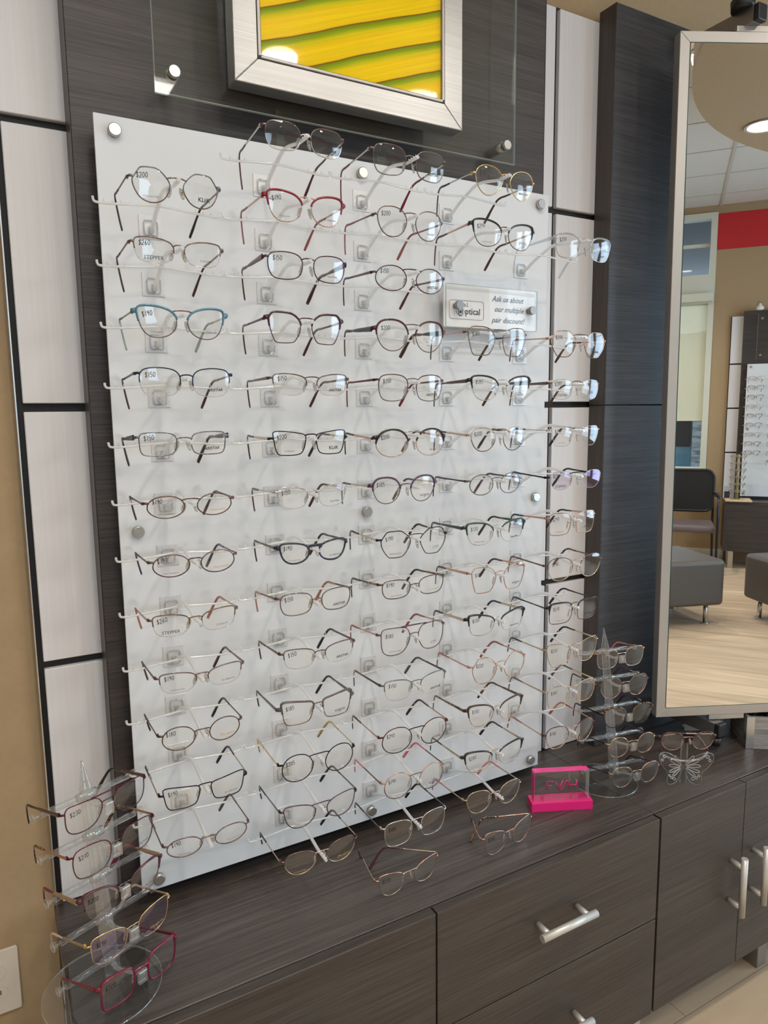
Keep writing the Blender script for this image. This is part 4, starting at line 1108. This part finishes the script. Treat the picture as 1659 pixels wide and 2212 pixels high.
for sk, (m5, yaw, lean, dz, sep, (bx, by), br_, side) in SPAR.items():
    back = Vector((-sin(yaw), cos(yaw), 0)); rgt = Vector((cos(yaw), sin(yaw), 0))
    foot = Vector(m5) + back * BT; foot.z = ZC
    t = thing('eyewear_stand', {'s': 'clear acrylic five-tier eyewear stand at the left end of the counter', 'r': 'clear acrylic five-tier eyewear stand beside the mirror'}[sk], 'eyewear stand', tuple(foot), yaw, 'acrylic eyewear stands')

    def loc(i, y, z):    # local point on tier i (0 = top)
        k = 4 - i
        return Vector((0, y - BT + lean * k, m5[2] + dz * k + z - ZC))
    d = Vector((bx, by, ZC)) - foot; dl = Vector((d.dot(rgt), d.dot(back), 0))
    mb = MB(); n_ = 64
    mb.prism([(br_ * cos(2 * pi * i / n_), br_ * sin(2 * pi * i / n_)) for i in range(n_)], .0, .004, 0, True, (dl, (1, 0, 0), (0, 1, 0), (0, 0, 1)))
    mb.build('base_disc', M_ACR, t)
    mb = MB(); mb.sweep([dl + Vector((br_ * cos(2 * pi * i / n_), br_ * sin(2 * pi * i / n_), .002)) for i in range(n_)], .0009, .0016, 6, (0, 0, 1), True, 0)
    mb.build('disc_edge', M_ACE, t)
    # column: flat tapering fin with two stiffening ribs and a wedge tip
    lo = loc(4, BTS[4], 0); hi = loc(0, BTS[0], 0); dirn = (hi - lo).normalized(); low = lo - dirn * ((lo.z - .004) / dirn.z); top = hi + dirn * .052
    nrm = Vector((0, dirn.z, -dirn.y))
    mb = MB()
    for (xa, hw, dep) in ((0, .0105, .0016), (-.0045, .0016, .0075), (.0045, .0016, .0075)):
        vs = []
        for p, k in ((low, 1.25), (hi + dirn * .008, .9), (top, .12)):
            for sx, sn in ((-1, -1), (1, -1), (1, 1), (-1, 1)):
                vs.append(p + Vector((xa * k + sx * hw * k, 0, 0)) + nrm * sn * dep * k)
        fs = [(0, 1, 2, 3), (11, 10, 9, 8)]
        for a in (0, 4):
            for j in range(4): fs.append((a + j, a + (j + 1) % 4, a + 4 + (j + 1) % 4, a + 4 + j))
        mb.add(vs, fs, 0)
    for s in (-1, 1): mb.sweep([low + Vector((s * .010, 0, 0)), low + Vector((s * .016, -.010, .004 - low.z + .0)), ], .004, .003, 6, (0, 0, 1), False, 0)
    mb.build('column', M_ACR, t, bevel=.0006, seg=1)
    mb = MB()
    for s in (-1, 1): mb.sweep([low + Vector((s * .0125, 0, 0)), hi + dirn * .008 + Vector((s * .0095, 0, 0)), top], .0007, None, 5, (0, 1, 0), False, 0)
    mb.build('column_edge', M_ACE, t)
    for i in range(5):
        hub = loc(i, BTS[i], UTS[i])
        mb = MB(); mb.cyl(hub + Vector((-.072, 0, 0)), hub + Vector((.072, 0, 0)), .0046, n=14)
        mb.box(-.062, -.020, hub.y - .0008, hub.y + .0008, hub.z - .0055, hub.z + .0055); mb.box(.020, .062, hub.y - .0008, hub.y + .0008, hub.z - .0055, hub.z + .0055)
        for s in (-1, 1):
            mb.cyl(hub + Vector((s * .072, 0, 0)), hub + Vector((s * .080, 0, 0)), .0028, n=12)
            mb.cyl(hub + Vector((s * .080, 0, 0)), hub + Vector((s * .0845, 0, 0)), .0068, .0062, 18)
        mb.build('rest_bar', M_ACR, t)
        for s in (-1, 1):
            mb = MB()
            mb.sweep([hub + Vector((s * .0845, .0064 * cos(a * pi / 8), .0064 * sin(a * pi / 8))) for a in range(16)], .0009, None, 5, (1, 0, 0), True, 0)
            mb.build('end_knob', M_ACE, t)
        mb = MB(); mb.sweep([hub + Vector((x, 0, 0)) for x in (-.016, -.004, .004, .016)], [.0060, .0085, .0085, .0060], None, 12)
        mb.build('collar', M_ACE, t)
        mb = MB()
        pth = catmull([hub + Vector((0, -.004, -.003)), hub + Vector((0, -.020, -.0075)), hub.lerp(loc(i, 0, -.006), .55) + Vector((0, 0, -.004)), hub.lerp(loc(i, 0, -.003), .82) + Vector((0, 0, -.001)), loc(i, -.002, .004)], 4)
        mb.sweep(pth, .0042, .0028, 8, (0, 0, 1), False, 0, sq=True)
        c = loc(i, -.003, 0)
        mb.box(-.0072, .0072, c.y - .0025, c.y + .0035, c.z - .012, c.z + .0075)
        mb.build('nose_rest', M_ACE, t, bevel=.0012)
    for i in range(5):
        key = '%s%d' % (sk, i + 1); _, _, _, w, h = POS[key]; k = 4 - i
        Mi = Vector(m5) + back * lean * k + Vector((0, 0, dz * k))
        glasses('eyeglasses', '%s eyeglasses, %s tier of the %s acrylic stand' % (STAND[key][0], ORDN[i] if i else 'top', side), 'eyeglasses on the acrylic stands',
                tuple(Mi), yaw, sep, w / 1000 * .95, h / 1000 * (.93 if sk == 's' else .93), STAND[key][1], (BTS[i], UTS[i] + .0078), bridge_z=.0105)

# loose pairs on the counter and on the butterfly
M_, yaw, sep, w, h = POS['g1']
glasses('eyeglasses', 'thin rose gold eyeglasses with wine tips lying on the counter, nearer the left', 'eyeglasses lying on the counter', (M_[0], M_[1], ZC + h / 2000 * .97 + .0018), radians(yaw), sep / 1000, w / 1000 * .97, h / 1000 * .97,
        ('browr', 'full', 'rose', 'champ', 'champ', 'plum', 2.0, '$200', None, 'RALPH'), (.10, .0150), bridge_z=.012, fold=(14, 48))
M_, yaw, sep, w, h = POS['g2']
glasses('eyeglasses', 'rose gold eyeglasses with mottled pink tips lying near the pink sign', 'eyeglasses lying on the counter', (M_[0], M_[1], ZC + h / 2000 * .97 + .0018), radians(yaw), sep / 1000, w / 1000 * .97, h / 1000 * .97,
        ('browr', 'full', 'rose', 'rose', 'rose', 'tort', 2.2, '$240', None, None), (.10, .0145), bridge_z=.013, fold=(30, 62))
M_, yaw, sep, w, h = POS['bf']
glasses('eyeglasses', 'wine-red browline folded eyeglasses resting on the clear butterfly', 'eyeglasses lying on the counter', M_, radians(yaw), sep / 1000, w / 1000 * .95, h / 1000 * .93,
        ('panto', 'brow', 'dkred', 'rose', 'champ', 'dkred', 1.8, None, None, None), (.10, .008), bridge_z=.010, fold=(80, 84))

# clear butterfly holder
t = thing('butterfly_holder', 'clear acrylic butterfly eyewear holder with cut-out wings', 'eyewear holder', (1.183, -.203, ZC), radians(-28))
WING = [(0, .038), (.006, .020), (.014, .006), (.026, -.0005), (.036, .0015), (.040, .010), (.0385, .022), (.041, .033), (.050, .044), (.058, .056), (.063, .070), (.060, .080), (.050, .082), (.034, .076), (.018, .064), (.006, .050)]
for s in (-1, 1):
    an = radians(24 if s > 0 else 14)
    e1 = Vector((s * cos(an), -sin(an) * .9, 0)).normalized(); e2 = Vector((0, 0, 1)); nn = e1.cross(e2)
    pts = [(p.x, max(0.0, p.y)) for p in catmull([(a, b, 0) for a, b in WING], 4, True)]
    og = Vector((s * .0015, .012, 0))
    mb = MB(); mb.prism(pts, -.0015, .0015, 0, True, (og, e1, e2, nn)); wg = mb.build('wing', clear('clear wing sheet', (.97, .975, .975), .018, .6), t)
    mb = MB(); mb.sweep([og + e1 * a + e2 * b for a, b in pts], .0008, .0019, 5, tuple(nn), True, 0); mb.build('wing_edge', M_ACE, wg)
    mb = MB()
    for (cx_, cz_, r_) in ((.021, .013, .0036), (.028, .0165, .003), (.0335, .022, .0024), (.050, .072, .0036), (.055, .064, .0028)):
        mb.sweep([og + e1 * (cx_ + r_ * cos(a * pi / 8)) + e2 * (cz_ + r_ * sin(a * pi / 8)) for a in range(16)], .0005, .0018, 5, tuple(nn), True, 0)
    for (a0, L0, w0) in ((-38, .026, .0042), (-14, .030, .0042), (12, .031, .0042), (34, .034, .0046), (54, .030, .004)):
        ca, sa = cos(radians(a0)), sin(radians(a0)); loop = []
        for q in range(16):
            u = q / 16 * 2 * pi; l_ = .006 + L0 * (1 - cos(u)) / 2; ww = w0 * sin(u) * (.4 + .6 * (1 - cos(u)) / 2)
            loop.append(og + e1 * (l_ * ca - ww * sa) + e2 * (.040 + l_ * sa + ww * ca))
        mb.sweep(loop, .0005, .0018, 5, tuple(nn), True, 0)
    mb.build('cut_out', M_ARM, wg)
mb = MB()
mb.box(-.0075, .0075, .008, .0125, 0, .098); mb.build('centre_post', clear('clear wing sheet'), t, bevel=.001)
mb = MB()
for x in (-.0075, .0075): mb.box(x - .0006, x + .0006, .0078, .0128, 0, .098)
mb.build('post_edge', M_ACE, t)
mb = MB(); mb.sweep(catmull([(-.055, .010, .075), (-.035, -.004, .068), (0, -.010, .065), (.035, -.004, .068), (.055, .010, .075)], 5), .0022, .0030, 8, (0, 0, 1), False, 0)
mb.build('front_rail', M_ACE, t)

# pink block sign
t = thing('block_sign', 'clear block sign with pink lettering on a bright pink base', 'sign', (.8615, -.1395, ZC), radians(-24.5))
mb = MB(); mb.box(-.0685, .0685, -.0002, .036, 0, .021); mb.build('base', M_PINK, t, bevel=.0008)
mb = MB(); mb.box(-.0610, .0610, .008, .026, .0215, .088); mb.build('block', clear('clear block', (.95, .95, .95), .05, .6), t)
mb = MB(); mb.box(-.0610, .0610, .008, .026, .088, .0888); mb.box(-.0618, -.0610, .008, .026, .0215, .0888); mb.build('pink_edge', M_PINKL, t)
mb = MB()
for x in (.0610,): mb.box(x, x + .0006, .008, .026, .0215, .088)
mb.build('clear_edge', M_GEDGE, t)
M_PK = pmat('pink engraving', (.62, .012, .16), .4)
mb = MB()


def stroke(pts, th=.0013): mb.sweep([Vector((a - .0, .0072, b)) for a, b in pts], th, .0004, 6, (0, 1, 0), False, 0)


zt, zb_ = .0665, .0465
stroke([(-.0335, zb_), (-.0335, zt - .004), (-.0325, zt - .001), (-.0300, zt), (-.0190, zt)]); stroke([(-.0330, .0570), (-.0220, .0570)])
stroke([(-.0170, zt), (-.0150, zt - .001), (-.0090, .0565), (-.0090, zb_)]); stroke([(.0020, zt + .0015), (-.0045, .0520), (-.0060, zb_ + .0005)])
stroke([(-.0065, zb_), (-.001, zb_ + .0002), (.002, zb_ + .004), (.0065, zt - .006), (.009, zt - .001), (.0115, zt)])
stroke([(.0125, zt), (.0150, zt - .003), (.0155, zb_)]); stroke([(.0155, .0560), (.0320, .0560)]); stroke([(.0325, zt + .0015), (.0325, zb_)])
mb.build('lettering', M_PK, t)

# lettered sign in front of the board
t = thing('acrylic_sign', 'clear-fronted white sign about a multiple pair discount, on the frosted board', 'sign', (.7372, -.03, 1.0045))
sw, sh = .2302, .0808
mb = MB(); mb.prism(rrect(sw, sh, .003, 3, 0, sh / 2), -.0010, .0030, 0, True, ((0, 0, 0), (1, 0, 0), (0, 0, 1), (0, 1, 0)))
mb.build('white_insert', pmat('sign paper', (.80, .79, .78), .6), t)
mb = MB(); mb.prism(rrect(sw, sh, .003, 3, 0, sh / 2), -.0100, -.0062, 0, True, ((0, 0, 0), (1, 0, 0), (0, 0, 1), (0, 1, 0)))
mb.build('front_sheet', clear('sign front sheet', (.985, .985, .985), .02, .25), t)
mb = MB()
mb.sweep([Vector((a, -.008, b)) for a, b in rrect(sw + .001, sh + .001, .003, 3, 0, sh / 2)], .0007, .0020, 6, (0, 1, 0), True, 0); mb.build('sheet_edge', M_GEDGE, t)
INKB = pmat('sign ink', (.035, .045, .06), .5)
for s_, x_, z_, wd in (('Ask us about', .043, .0560, .0836), ('our multiple', .0465, .0358, .0754), ('pair discount!', .0445, .0142, .087)):
    textobj('lettering', s_, INKB, (x_, -.0012, z_), (1, 0, 0), (0, 0, 1), 1, t, shear=.32, bold=.008, width=wd)
mb = MB(); mb.sweep([Vector((a, -.0014, b)) for a, b in rrect(.084, .036, .005, 4, -.0605, .0345)], .00035, .0003, 4, (0, 1, 0), True, 0); mb.build('logo_outline', INKB, t)
textobj('lettering', 'd.o.l.', INKB, (-.067, -.0012, .0410), (1, 0, 0), (0, 0, 1), 1, t, width=.022)
textobj('lettering', 'ptical', INKB, (-.0455, -.0012, .0265), (1, 0, 0), (0, 0, 1), 1, t, bold=.01, width=.036)
mb = MB()
og = Vector((-.0755, -.0014, .0305))
mb.sweep([og + Vector((.0055 * cos(a * pi / 12), 0, .0068 * sin(a * pi / 12))) for a in range(24)], .0009, .0003, 4, (0, 1, 0), True, 0)
for k_ in (-1, 1): mb.sweep([og + Vector((x / 1000, 0, k_ * (.0082 * (1 - (x / 11) ** 2)))) for x in range(-11, 12, 2)], .0003, .0003, 4, (0, 1, 0), False, 0)
mb.disc(og + Vector((0, -.0003, 0)), .0020, 14, (0, -1, 0), 0); mb.disc(og + Vector((0, -.0001, 0)), .0036, 18, (0, -1, 0), 1)
mb.build('eye_logo', [INKB, pmat('iris blue', (.03, .16, .22), .5)], t)
for x in (-.0885, .0980):
    mb = MB(); mb.cyl((x, .0295, .0410), (x, -.0105, .0410), .0055, n=20); mb.cyl((x, -.0105, .0410), (x, -.0190, .0410), .0086, n=24); mb.build('standoff', M_STEEL if False else M_ALUD, t)

# ------------------------------------------------------------------ mirror on hinged arms
A0 = Vector((1.2476 + .0104, -.0500 - .0050, 0)); e = Vector((.901, -.433, 0)).normalized(); nb = Vector((.433, .901, 0)).normalized()
t = thing('tall_mirror', 'tall wall-hung mirror in a wide champagne metal frame', 'mirror', (A0.x, A0.y, .0606), math.atan2(e.y, e.x))
FW, FH, th = .78, 1.6174, .029
t.rotation_euler = (0, -.0071, math.atan2(e.y, e.x))
bw = .0235
mb = MB()
for q in (((0, 0), (FW, 0), (FW - bw, bw), (bw, bw)), ((FW, 0), (FW, FH), (FW - bw, FH - bw), (FW - bw, bw)), ((FW, FH), (0, FH), (bw, FH - bw), (FW - bw, FH - bw)), ((0, FH), (0, 0), (bw, bw), (bw, FH - bw))):
    mb.prism(q, 0, th, 0, False, ((0, 0, 0), (1, 0, 0), (0, 0, 1), (0, 1, 0)))
mb.build('frame', M_MIRFR, t, bevel=.0008, seg=1)
mb = MB(); mb.box(bw * .5, FW - bw * .5, .012, th - .001, bw * .5, FH - bw * .5); mb.build('back_board', M_GAP, t)
mb = MB(); mb.prism(rrect(FW - 2 * bw + .001, FH - 2 * bw + .001, .004, 3, FW / 2, FH / 2), .0002, .011, 0, False, ((0, 0, 0), (1, 0, 0), (0, 0, 1), (0, 1, 0)))
mb.build('glass_edge', M_MIRRORE, t)
mb = MB(); mb.prism(rrect(FW - 2 * bw - .003, FH - 2 * bw - .003, .003, 3, FW / 2, FH / 2), -.0004, .0002, 0, False, ((0, 0, 0), (1, 0, 0), (0, 0, 1), (0, 1, 0)))
mb.build('mirror_glass', M_MIRROR, t)
for (z0, z1) in ((-.0120, 0), (FH, FH + .012)):
    mb = MB(); mb.box(.140 if z0 < 0 else .131, .232, -.0002, .012, z0, z1); mb.build('hinge_tab', M_MIRFR, t)
for lb, za, xa, kz in (('lower dark square mirror arm with a black end cap', .0130, 1.3905, -1), ('upper dark square mirror arm with a black end cap', 1.6905, 1.3900, 1)):
    a = thing('mirror_arm', lb, 'mirror arm', (xa, .0425, za), 0, 'mirror arms')
    hh = .0345
    mb = MB(); mb.box(-.012, .018, -.178, 0.0, 0, hh); mb.build('square_tube', M_ALUD, a, bevel=.001)
    mb = MB(); mb.box(-.0125, .0185, -.192, -.178, -.0005, hh + .0005); mb.build('end_cap', M_BLACK, a, bevel=.003)
    mb = MB()
    if kz < 0: mb.cyl((-.004, -.178, -.003), (-.004, -.178, -.024), .0135, .012, 16); mb.cyl((-.004, -.178, 0), (-.004, -.178, -.004), .006, n=12)
    else:
        mb.cyl((-.010, -.150, hh - .002), (-.010, -.150, hh + .020), .024, .026, 16); mb.cyl((-.010, -.150, hh + .020), (-.010, -.150, hh + .060), .017, .018, 16)
    mb.build('knob', M_BLACK, a)
    mb = MB(); mb.box(-.03, .036, -.004, .0, -.01, hh + .01); mb.build('wall_bracket', M_ALUD, a)

# small card, planter
t = thing('small_card', 'small white lettered card propped behind the lower mirror arm', 'card', (1.475, -.040, ZC), radians(-28))
tilt = Vector((0, sin(radians(16)), cos(radians(16))))
mb = MB(); mb.obox((-.055, 0, 0), (.11, 0, 0), (0, .0015, -.0004), tilt * .078, 0); mb.build('card', pmat('card white', (.66, .66, .64), .6), t)
textobj('lettering', 'To', pmat('brown print', (.16, .08, .05), .5), Vector((.0, -.0002, 0)) + tilt * .032, (1, 0, 0), tuple(tilt), .04, t, shear=.2)
mb = MB(); mb.obox((-.05, .002, .001), (.10, 0, 0), (0, .03, -.001), (0, .0012, .0025), 0); mb.build('foot', pmat('card white', (.66, .66, .64), .6), t)
t = thing('planter_box', 'whitewashed wooden planter box with a metal corner strap', 'planter', (1.4728, -.1631, ZC), radians(-38))
M_WW = grain('whitewashed wood', (.16, .15, .14), (.42, .41, .39), (6, 6, 150), .7, .0008, detail=4)
PL, PD, PH = .34, .125, .086
mb = MB()
mb.box(0, PL, 0, .008, 0, PH); mb.box(0, PL, PD - .008, PD, 0, PH); mb.box(0, .008, .008, PD - .008, 0, PH); mb.box(PL - .008, PL, .008, PD - .008, 0, PH); mb.box(.008, PL - .008, .008, PD - .008, 0, .006)
mb.build('box', M_WW, t, bevel=.0008, seg=1)
mb = MB(); mb.box(-.0012, .018, -.0012, 0, 0.001, PH); mb.box(-.0012, 0, 0, .016, 0.001, PH)
for z in (.012, PH - .012): mb.cyl((.006, -.0012, z), (.006, -.0026, z), .0022, n=10)
mb.build('corner_strap', M_STEEL, t)
mb = MB(); mb.box(.008, PL - .008, .008, PD - .008, .006, PH - .012); mb.build('soil', pmat('soil', (.03, .02, .015), .9), t)
M_LEAF = pmat('dark green leaf', (.012, .07, .018), .35)
for k_ in range(34):
    x = random.uniform(.02, PL - .02); y = random.uniform(.02, PD - .02)
    # the mirror hangs over the front left part of the box: leaves there stay low
    a_ = random.uniform(0, 2 * pi); L0 = random.uniform(.03, .05)
    zt_ = PH + random.uniform(.0, .006) if k_ % 2 else PH - .003
    dx, dy = cos(a_), sin(a_)
    p0 = Vector((x, y, PH - .014)); p1 = p0 + Vector((dx * L0 * .4, dy * L0 * .4, .014)); p2 = Vector((x + dx * L0, y + dy * L0, zt_ - .006)); p1.z = min(p1.z, zt_)
    mb = MB(); c_ = catmull([p0, p1, p2], 4); n_ = len(c_)
    mb.sweep(c_, [.0012 + .009 * sin(pi * i / (n_ - 1)) ** .8 for i in range(n_)], .0005, 6, (0, 0, 1), False, 0)
    mb.build('leaf', M_LEAF, t)

# ------------------------------------------------------------------ the far side of the room, seen in the mirror
FY = YFAR
for i, (z0, z1) in enumerate(((1.278, 1.719), (.855, 1.264), (.425, .841), (ZC + .001, .411))):
    mb = MB(); mb.box(1.768, 1.88, FY + .018, FY + .030, z0, z1)
    tag(mb.build('white_wall_panel', M_WHITE), '%s white laminate panel of the far display, seen in the mirror' % ORD[i], 'wall panel', 'white panels of the far display')
mb = MB(); mb.box(1.762, 1.90, FY + .0002, FY + .0178, ZC, 1.722); struct(mb.build('trim_3', M_GAP))
mb = MB(); mb.box(1.867, 2.85, FY + .018, FY + .070, ZC + .001, 1.76); tag(mb.build('dark_backboard', M_BOARD), 'dark wood-grain board of the far display, seen in the mirror', 'wall board')
t = thing('frosted_display_board', 'frosted white eyewear board of the far display, seen in the mirror', 'display board', (0, 0, 0))
mb = MB(); mb.box(1.915, 2.80, FY + .105, FY + .112, 0, 1.262); mb.build('frosted_sheet', M_FROST, t)
for x in (1.945, 2.77):
    for z in (.025, .65, 1.235):
        mb = MB(); mb.cyl((x, FY + .0702, z), (x, FY + .120, z), .009, n=16); mb.build('standoff', M_STEEL, t)
t = thing('clear_mounting_plate', 'clear plate with steel standoffs on the far display, seen in the mirror', 'acrylic plate', (0, 0, 0))
mb = MB(); mb.box(1.985, 2.72, FY + .115, FY + .120, 1.30, 1.72); mb.build('sheet', M_GLASSP, t)
mb = MB(); mb.box(1.983, 1.985, FY + .115, FY + .120, 1.30, 1.72); mb.build('polished_edge', M_GEDGE, t)
for x in (2.018, 2.69):
    for z in (1.342, 1.680):
        mb = MB(); mb.cyl((x, FY + .0702, z), (x, FY + .128, z), .010, n=16); mb.build('standoff', M_STEEL, t)
t = thing('display_lamp', 'small bulb lamp on wire arms above the far display, seen in the mirror', 'lamp', (1.99, FY + .07, 1.76))
mb = MB()
for s in (-1, 1): mb.sweep(catmull([(s * .02, -.03, 0), (s * .02, .0, .05), (s * .012, .06, .075), (0, .085, .05)], 4), .002, None, 6)
mb.build('wire_arm', M_STEEL, t)
mb = MB()
prof = [(.010, .052), (.012, .040), (.030, .020), (.034, .008), (.028, -.004), (.010, -.010)]
for (ra, za), (rb_, zb2) in zip(prof[:-1], prof[1:]):
    vs = [(ra * cos(2 * pi * i / 20), .085 + ra * sin(2 * pi * i / 20), za) for i in range(20)] + [(rb_ * cos(2 * pi * i / 20), .085 + rb_ * sin(2 * pi * i / 20), zb2) for i in range(20)]
    mb.add(vs, [(i, (i + 1) % 20, 20 + (i + 1) % 20, 20 + i) for i in range(20)], 0, True)
mb.build('bulb', pmat('pale bulb glass', (.8, .8, .76), .15), t)
fst = ('soft', 'brow', 'black', 'gun', 'gun', 'black', 2.2, None, None, None)
fst2 = ('rect', 'full', 'gun', 'gun', 'gun', 'black', 2.2, None, None, None)
for c_, x in enumerate((1.985, 2.175)):
    for r in range(10):
        if c_ == 0 and r > 8: continue
        z = 1.122 - r * .0868
        lbl = 'dark eyeglasses in the %s column of the far display board, %s row down' % (['edge', 'second'][c_], ORDN[r])
        glasses('eyeglasses', lbl, 'eyeglasses on the far display board', (x, FY + .27, z), pi, .068, .052, .034 + .003 * ((r * 7) % 3), fst if (r + c_) % 3 else fst2, (.107, 0), bridge_z=.008, merged=True)
        t = thing('eyewear_bracket', 'clear bracket behind the %s row of the %s column, far display' % (ORDN[r], ['edge', 'second'][c_]), 'eyewear bracket', (x, FY + .112, z), pi, 'clear brackets of the far display')
        mb = MB(); mb.box(-.018, .018, -.002, 0, -.018, .018); mb.build('wall_plate', M_PLATE, t)
        mb = MB(); mb.sweep([(0, -.002, -.004), (0, -.05, .0), (0, -.10, .006), (0, -.158, .004)], .003, None, 6); mb.build('support_arm', M_ARM, t)
        mb = MB(); mb.sweep([(-.09, -.052, -.0035), (.09, -.052, -.0035)], .0022, None, 6); mb.build('rest_bar', M_ARM, t)
# far counter and cabinet
mb = MB(); mb.box(1.765, 2.95, FY + .018, FY + .345, ZC - .028, ZC); tag(mb.build('countertop', M_COUNTER), 'dark countertop of the far display, seen in the mirror', 'countertop')
t = thing('base_cabinet', 'dark low cabinet of the far display, seen in the mirror', 'cabinet', (0, 0, 0))
mb = MB(); mb.box(1.770, 2.95, FY + .018, FY + .33, ZB, ZC - .0285); mb.build('body', M_BOARDV, t)
mb = MB(); mb.box(1.766, 2.357, FY + .3305, FY + .35, ZB - .01, ZC - .0285); mb.build('drawer', M_CAB, t)
mb = MB(); mb.box(2.360, 2.95, FY + .3305, FY + .35, ZB - .01, ZC - .0285); mb.build('drawer', M_CAB, t)
for x in (1.843, 2.87):
    for y in (FY + .30, FY + .06):
        mb = MB(); mb.box(x - .022, x + .022, y - .022, y + .022, FLOOR, ZB); mb.build('leg', M_STEEL, t)
# stand on a pale wooden tray at the far counter
t = thing('wooden_tray', 'pale wooden tray under the stand at the far counter corner', 'tray', (1.885, FY + .24, ZC))
mb = MB(); mb.box(-.115, .115, -.10, .12, 0, .016); mb.build('tray', pmat('pale beech', (.62, .46, .28), .5), t, bevel=.003)
t = thing('eyewear_stand', 'tall yellowish eyewear stand at the left end of the far counter', 'eyewear stand', (1.875, FY + .25, ZC + .016))
M_YEL = clear('aged acrylic', (.80, .74, .48), .08, .8, .45, (.80, .70, .40), .1)
mb = MB(); mb.cyl((0, 0, 0), (0, 0, .43), .014, .011, 12); mb.cyl((0, 0, 0), (0, 0, .006), .06, n=24); mb.build('column', M_YEL, t)
for k_ in range(6):
    mb = MB(); mb.cyl((-.075, -.01, .075 + .067 * k_), (.075, -.01, .075 + .067 * k_), .004, n=8); mb.cyl((-.014, 0, .075 + .067 * k_), (.014, 0, .075 + .067 * k_), .016, n=12); mb.build('rest_bar', M_YEL, t)
    glasses('eyeglasses', 'small dark eyeglasses on the far yellowish stand, %s tier up' % ORDN[k_], 'eyeglasses on the far stand', (1.875, FY + .305, ZC + .016 + .080 + .067 * k_), pi, .068, .050, .036, fst2, (.06, .004), bridge_z=.008, merged=True)
t = thing('leaflet_holder', 'grey holder of small dark leaflets beside the far stand', 'leaflet holder', (1.80, FY + .17, ZC))
mb = MB(); mb.obox((-.03, 0, 0), (.05, 0, 0), (0, .004, 0), (0, -.02, .13)); mb.build('back_plate', pmat('pale blue grey', (.42, .45, .50), .4), t)
mb = MB(); mb.obox((-.028, .006, .004), (.045, 0, 0), (0, .012, 0), (0, -.012, .075)); mb.build('leaflets', pmat('dark leaflet', (.05, .03, .06), .4), t)

# ottomans
e1_ = Vector((.85, -.52, 0)).normalized(); e2_ = Vector((.52, .85, 0)).normalized(); ang = math.atan2(e1_.y, e1_.x)
for K, sx, sy, lb in ((Vector((1.662, -3.62, 0)), -1, -1, 'grey vinyl ottoman seen larger in the mirror, in front of the black chair'), (Vector((1.800, -3.93, 0)), 1, 1, 'grey vinyl ottoman at the right edge of the mirror')):
    LX, LY, z0, z1 = 1.05, .58, -.535, -.205
    t = thing('ottoman', lb, 'ottoman', (K.x, K.y, FLOOR), ang, 'grey ottomans on steel feet')
    x0, x1 = sorted((0, sx * LX)); y0, y1 = sorted((0, sy * LY))
    mb = MB(); mb.box(x0, x1, y0, y1, z0 - FLOOR, z1 - FLOOR); mb.build('cushion', M_VINYL, t, bevel=.032, seg=5)
    for a in (x0 + .085, x1 - .085):
        for b in (y0 + .085, y1 - .085):
            mb = MB(); mb.cyl((a, b, .006), (a, b, z0 - FLOOR + .004), .0165, n=18); mb.cyl((a, b, 0), (a, b, .008), .035, .030, 20); mb.build('foot', M_STEEL, t)
# chair by the far window
t = thing('armchair', 'black mesh-backed office armchair with a grey seat under the far window', 'chair', (1.43, -5.50, FLOOR))
S0 = -FLOOR
mb = MB(); mb.box(-.235, .245, -.22, .22, S0 - .292, S0 - .222); mb.build('seat', pmat('taupe seat fabric', (.13, .10, .10), .6), t, bevel=.03, seg=4)
mb = MB(); mb.prism(rrect(.47, .40, .075, 6, .0, S0 + .065), -.010, .010, 0, True, ((0, -.25, 0), (1, 0, 0), (0, .10, 1), (0, 1, 0)))
mb.build('backrest', grain('black mesh', (.004, .004, .004), (.030, .030, .032), (500, 500, 500), .5, 0), t)
mb = MB(); mb.sweep([Vector((a, -.25 + .10 * b, b)) for a, b in rrect(.47, .40, .075, 6, 0, S0 + .065)], .014, .016, 8, (0, 1, 0), True, 0); mb.build('back_frame', M_BLACK, t)
for s in (-1, 1):
    mb = MB(); mb.sweep(catmull([(s * .255, -.23, 0), (s * .245, -.24, .30), (s * .240, -.25, S0 - .02), (s * .242, -.20, S0 + .035)], 5), .011, .014, 8, (0, 1, 0)); mb.build('rear_leg', M_BLACK, t)
    mb = MB(); mb.sweep(catmull([(s * .262, .24, 0), (s * .262, .235, .30), (s * .262, .22, S0 - .08), (s * .266, .16, S0 + .03), (s * .262, .08, S0 + .046)], 5), .012, .012, 8, (0, 1, 0)); mb.build('front_leg', pmat('grey black metal', (.03, .032, .04), .25, .6), t)
    mb = MB(); mb.sweep(catmull([(s * .258, .12, S0 + .045), (s * .258, 0, S0 + .052), (s * .252, -.14, S0 + .045), (s * .244, -.205, S0 + .030)], 5), .024, .010, 8, (0, 0, 1)); mb.build('armrest', M_BLACK, t)

# ------------------------------------------------------------------ put each empty at the base of its thing
bpy.context.view_layer.update()
for o in list(SC.objects):
    if o.type == 'EMPTY' and o.parent is None and o.children and (o.location - Vector((0, 0, ZF))).length < 1e-6 and o.rotation_euler.z == 0:
        pts = []
        for c in o.children:
            if c.type == 'MESH': pts += [c.matrix_world @ Vector(b) for b in c.bound_box]
        x = (min(p.x for p in pts) + max(p.x for p in pts)) / 2; y = (min(p.y for p in pts) + max(p.y for p in pts)) / 2; z = min(p.z for p in pts)
        dlt = Vector((x, y, z)) - o.location
        o.location += dlt
        for c in o.children: c.location -= dlt
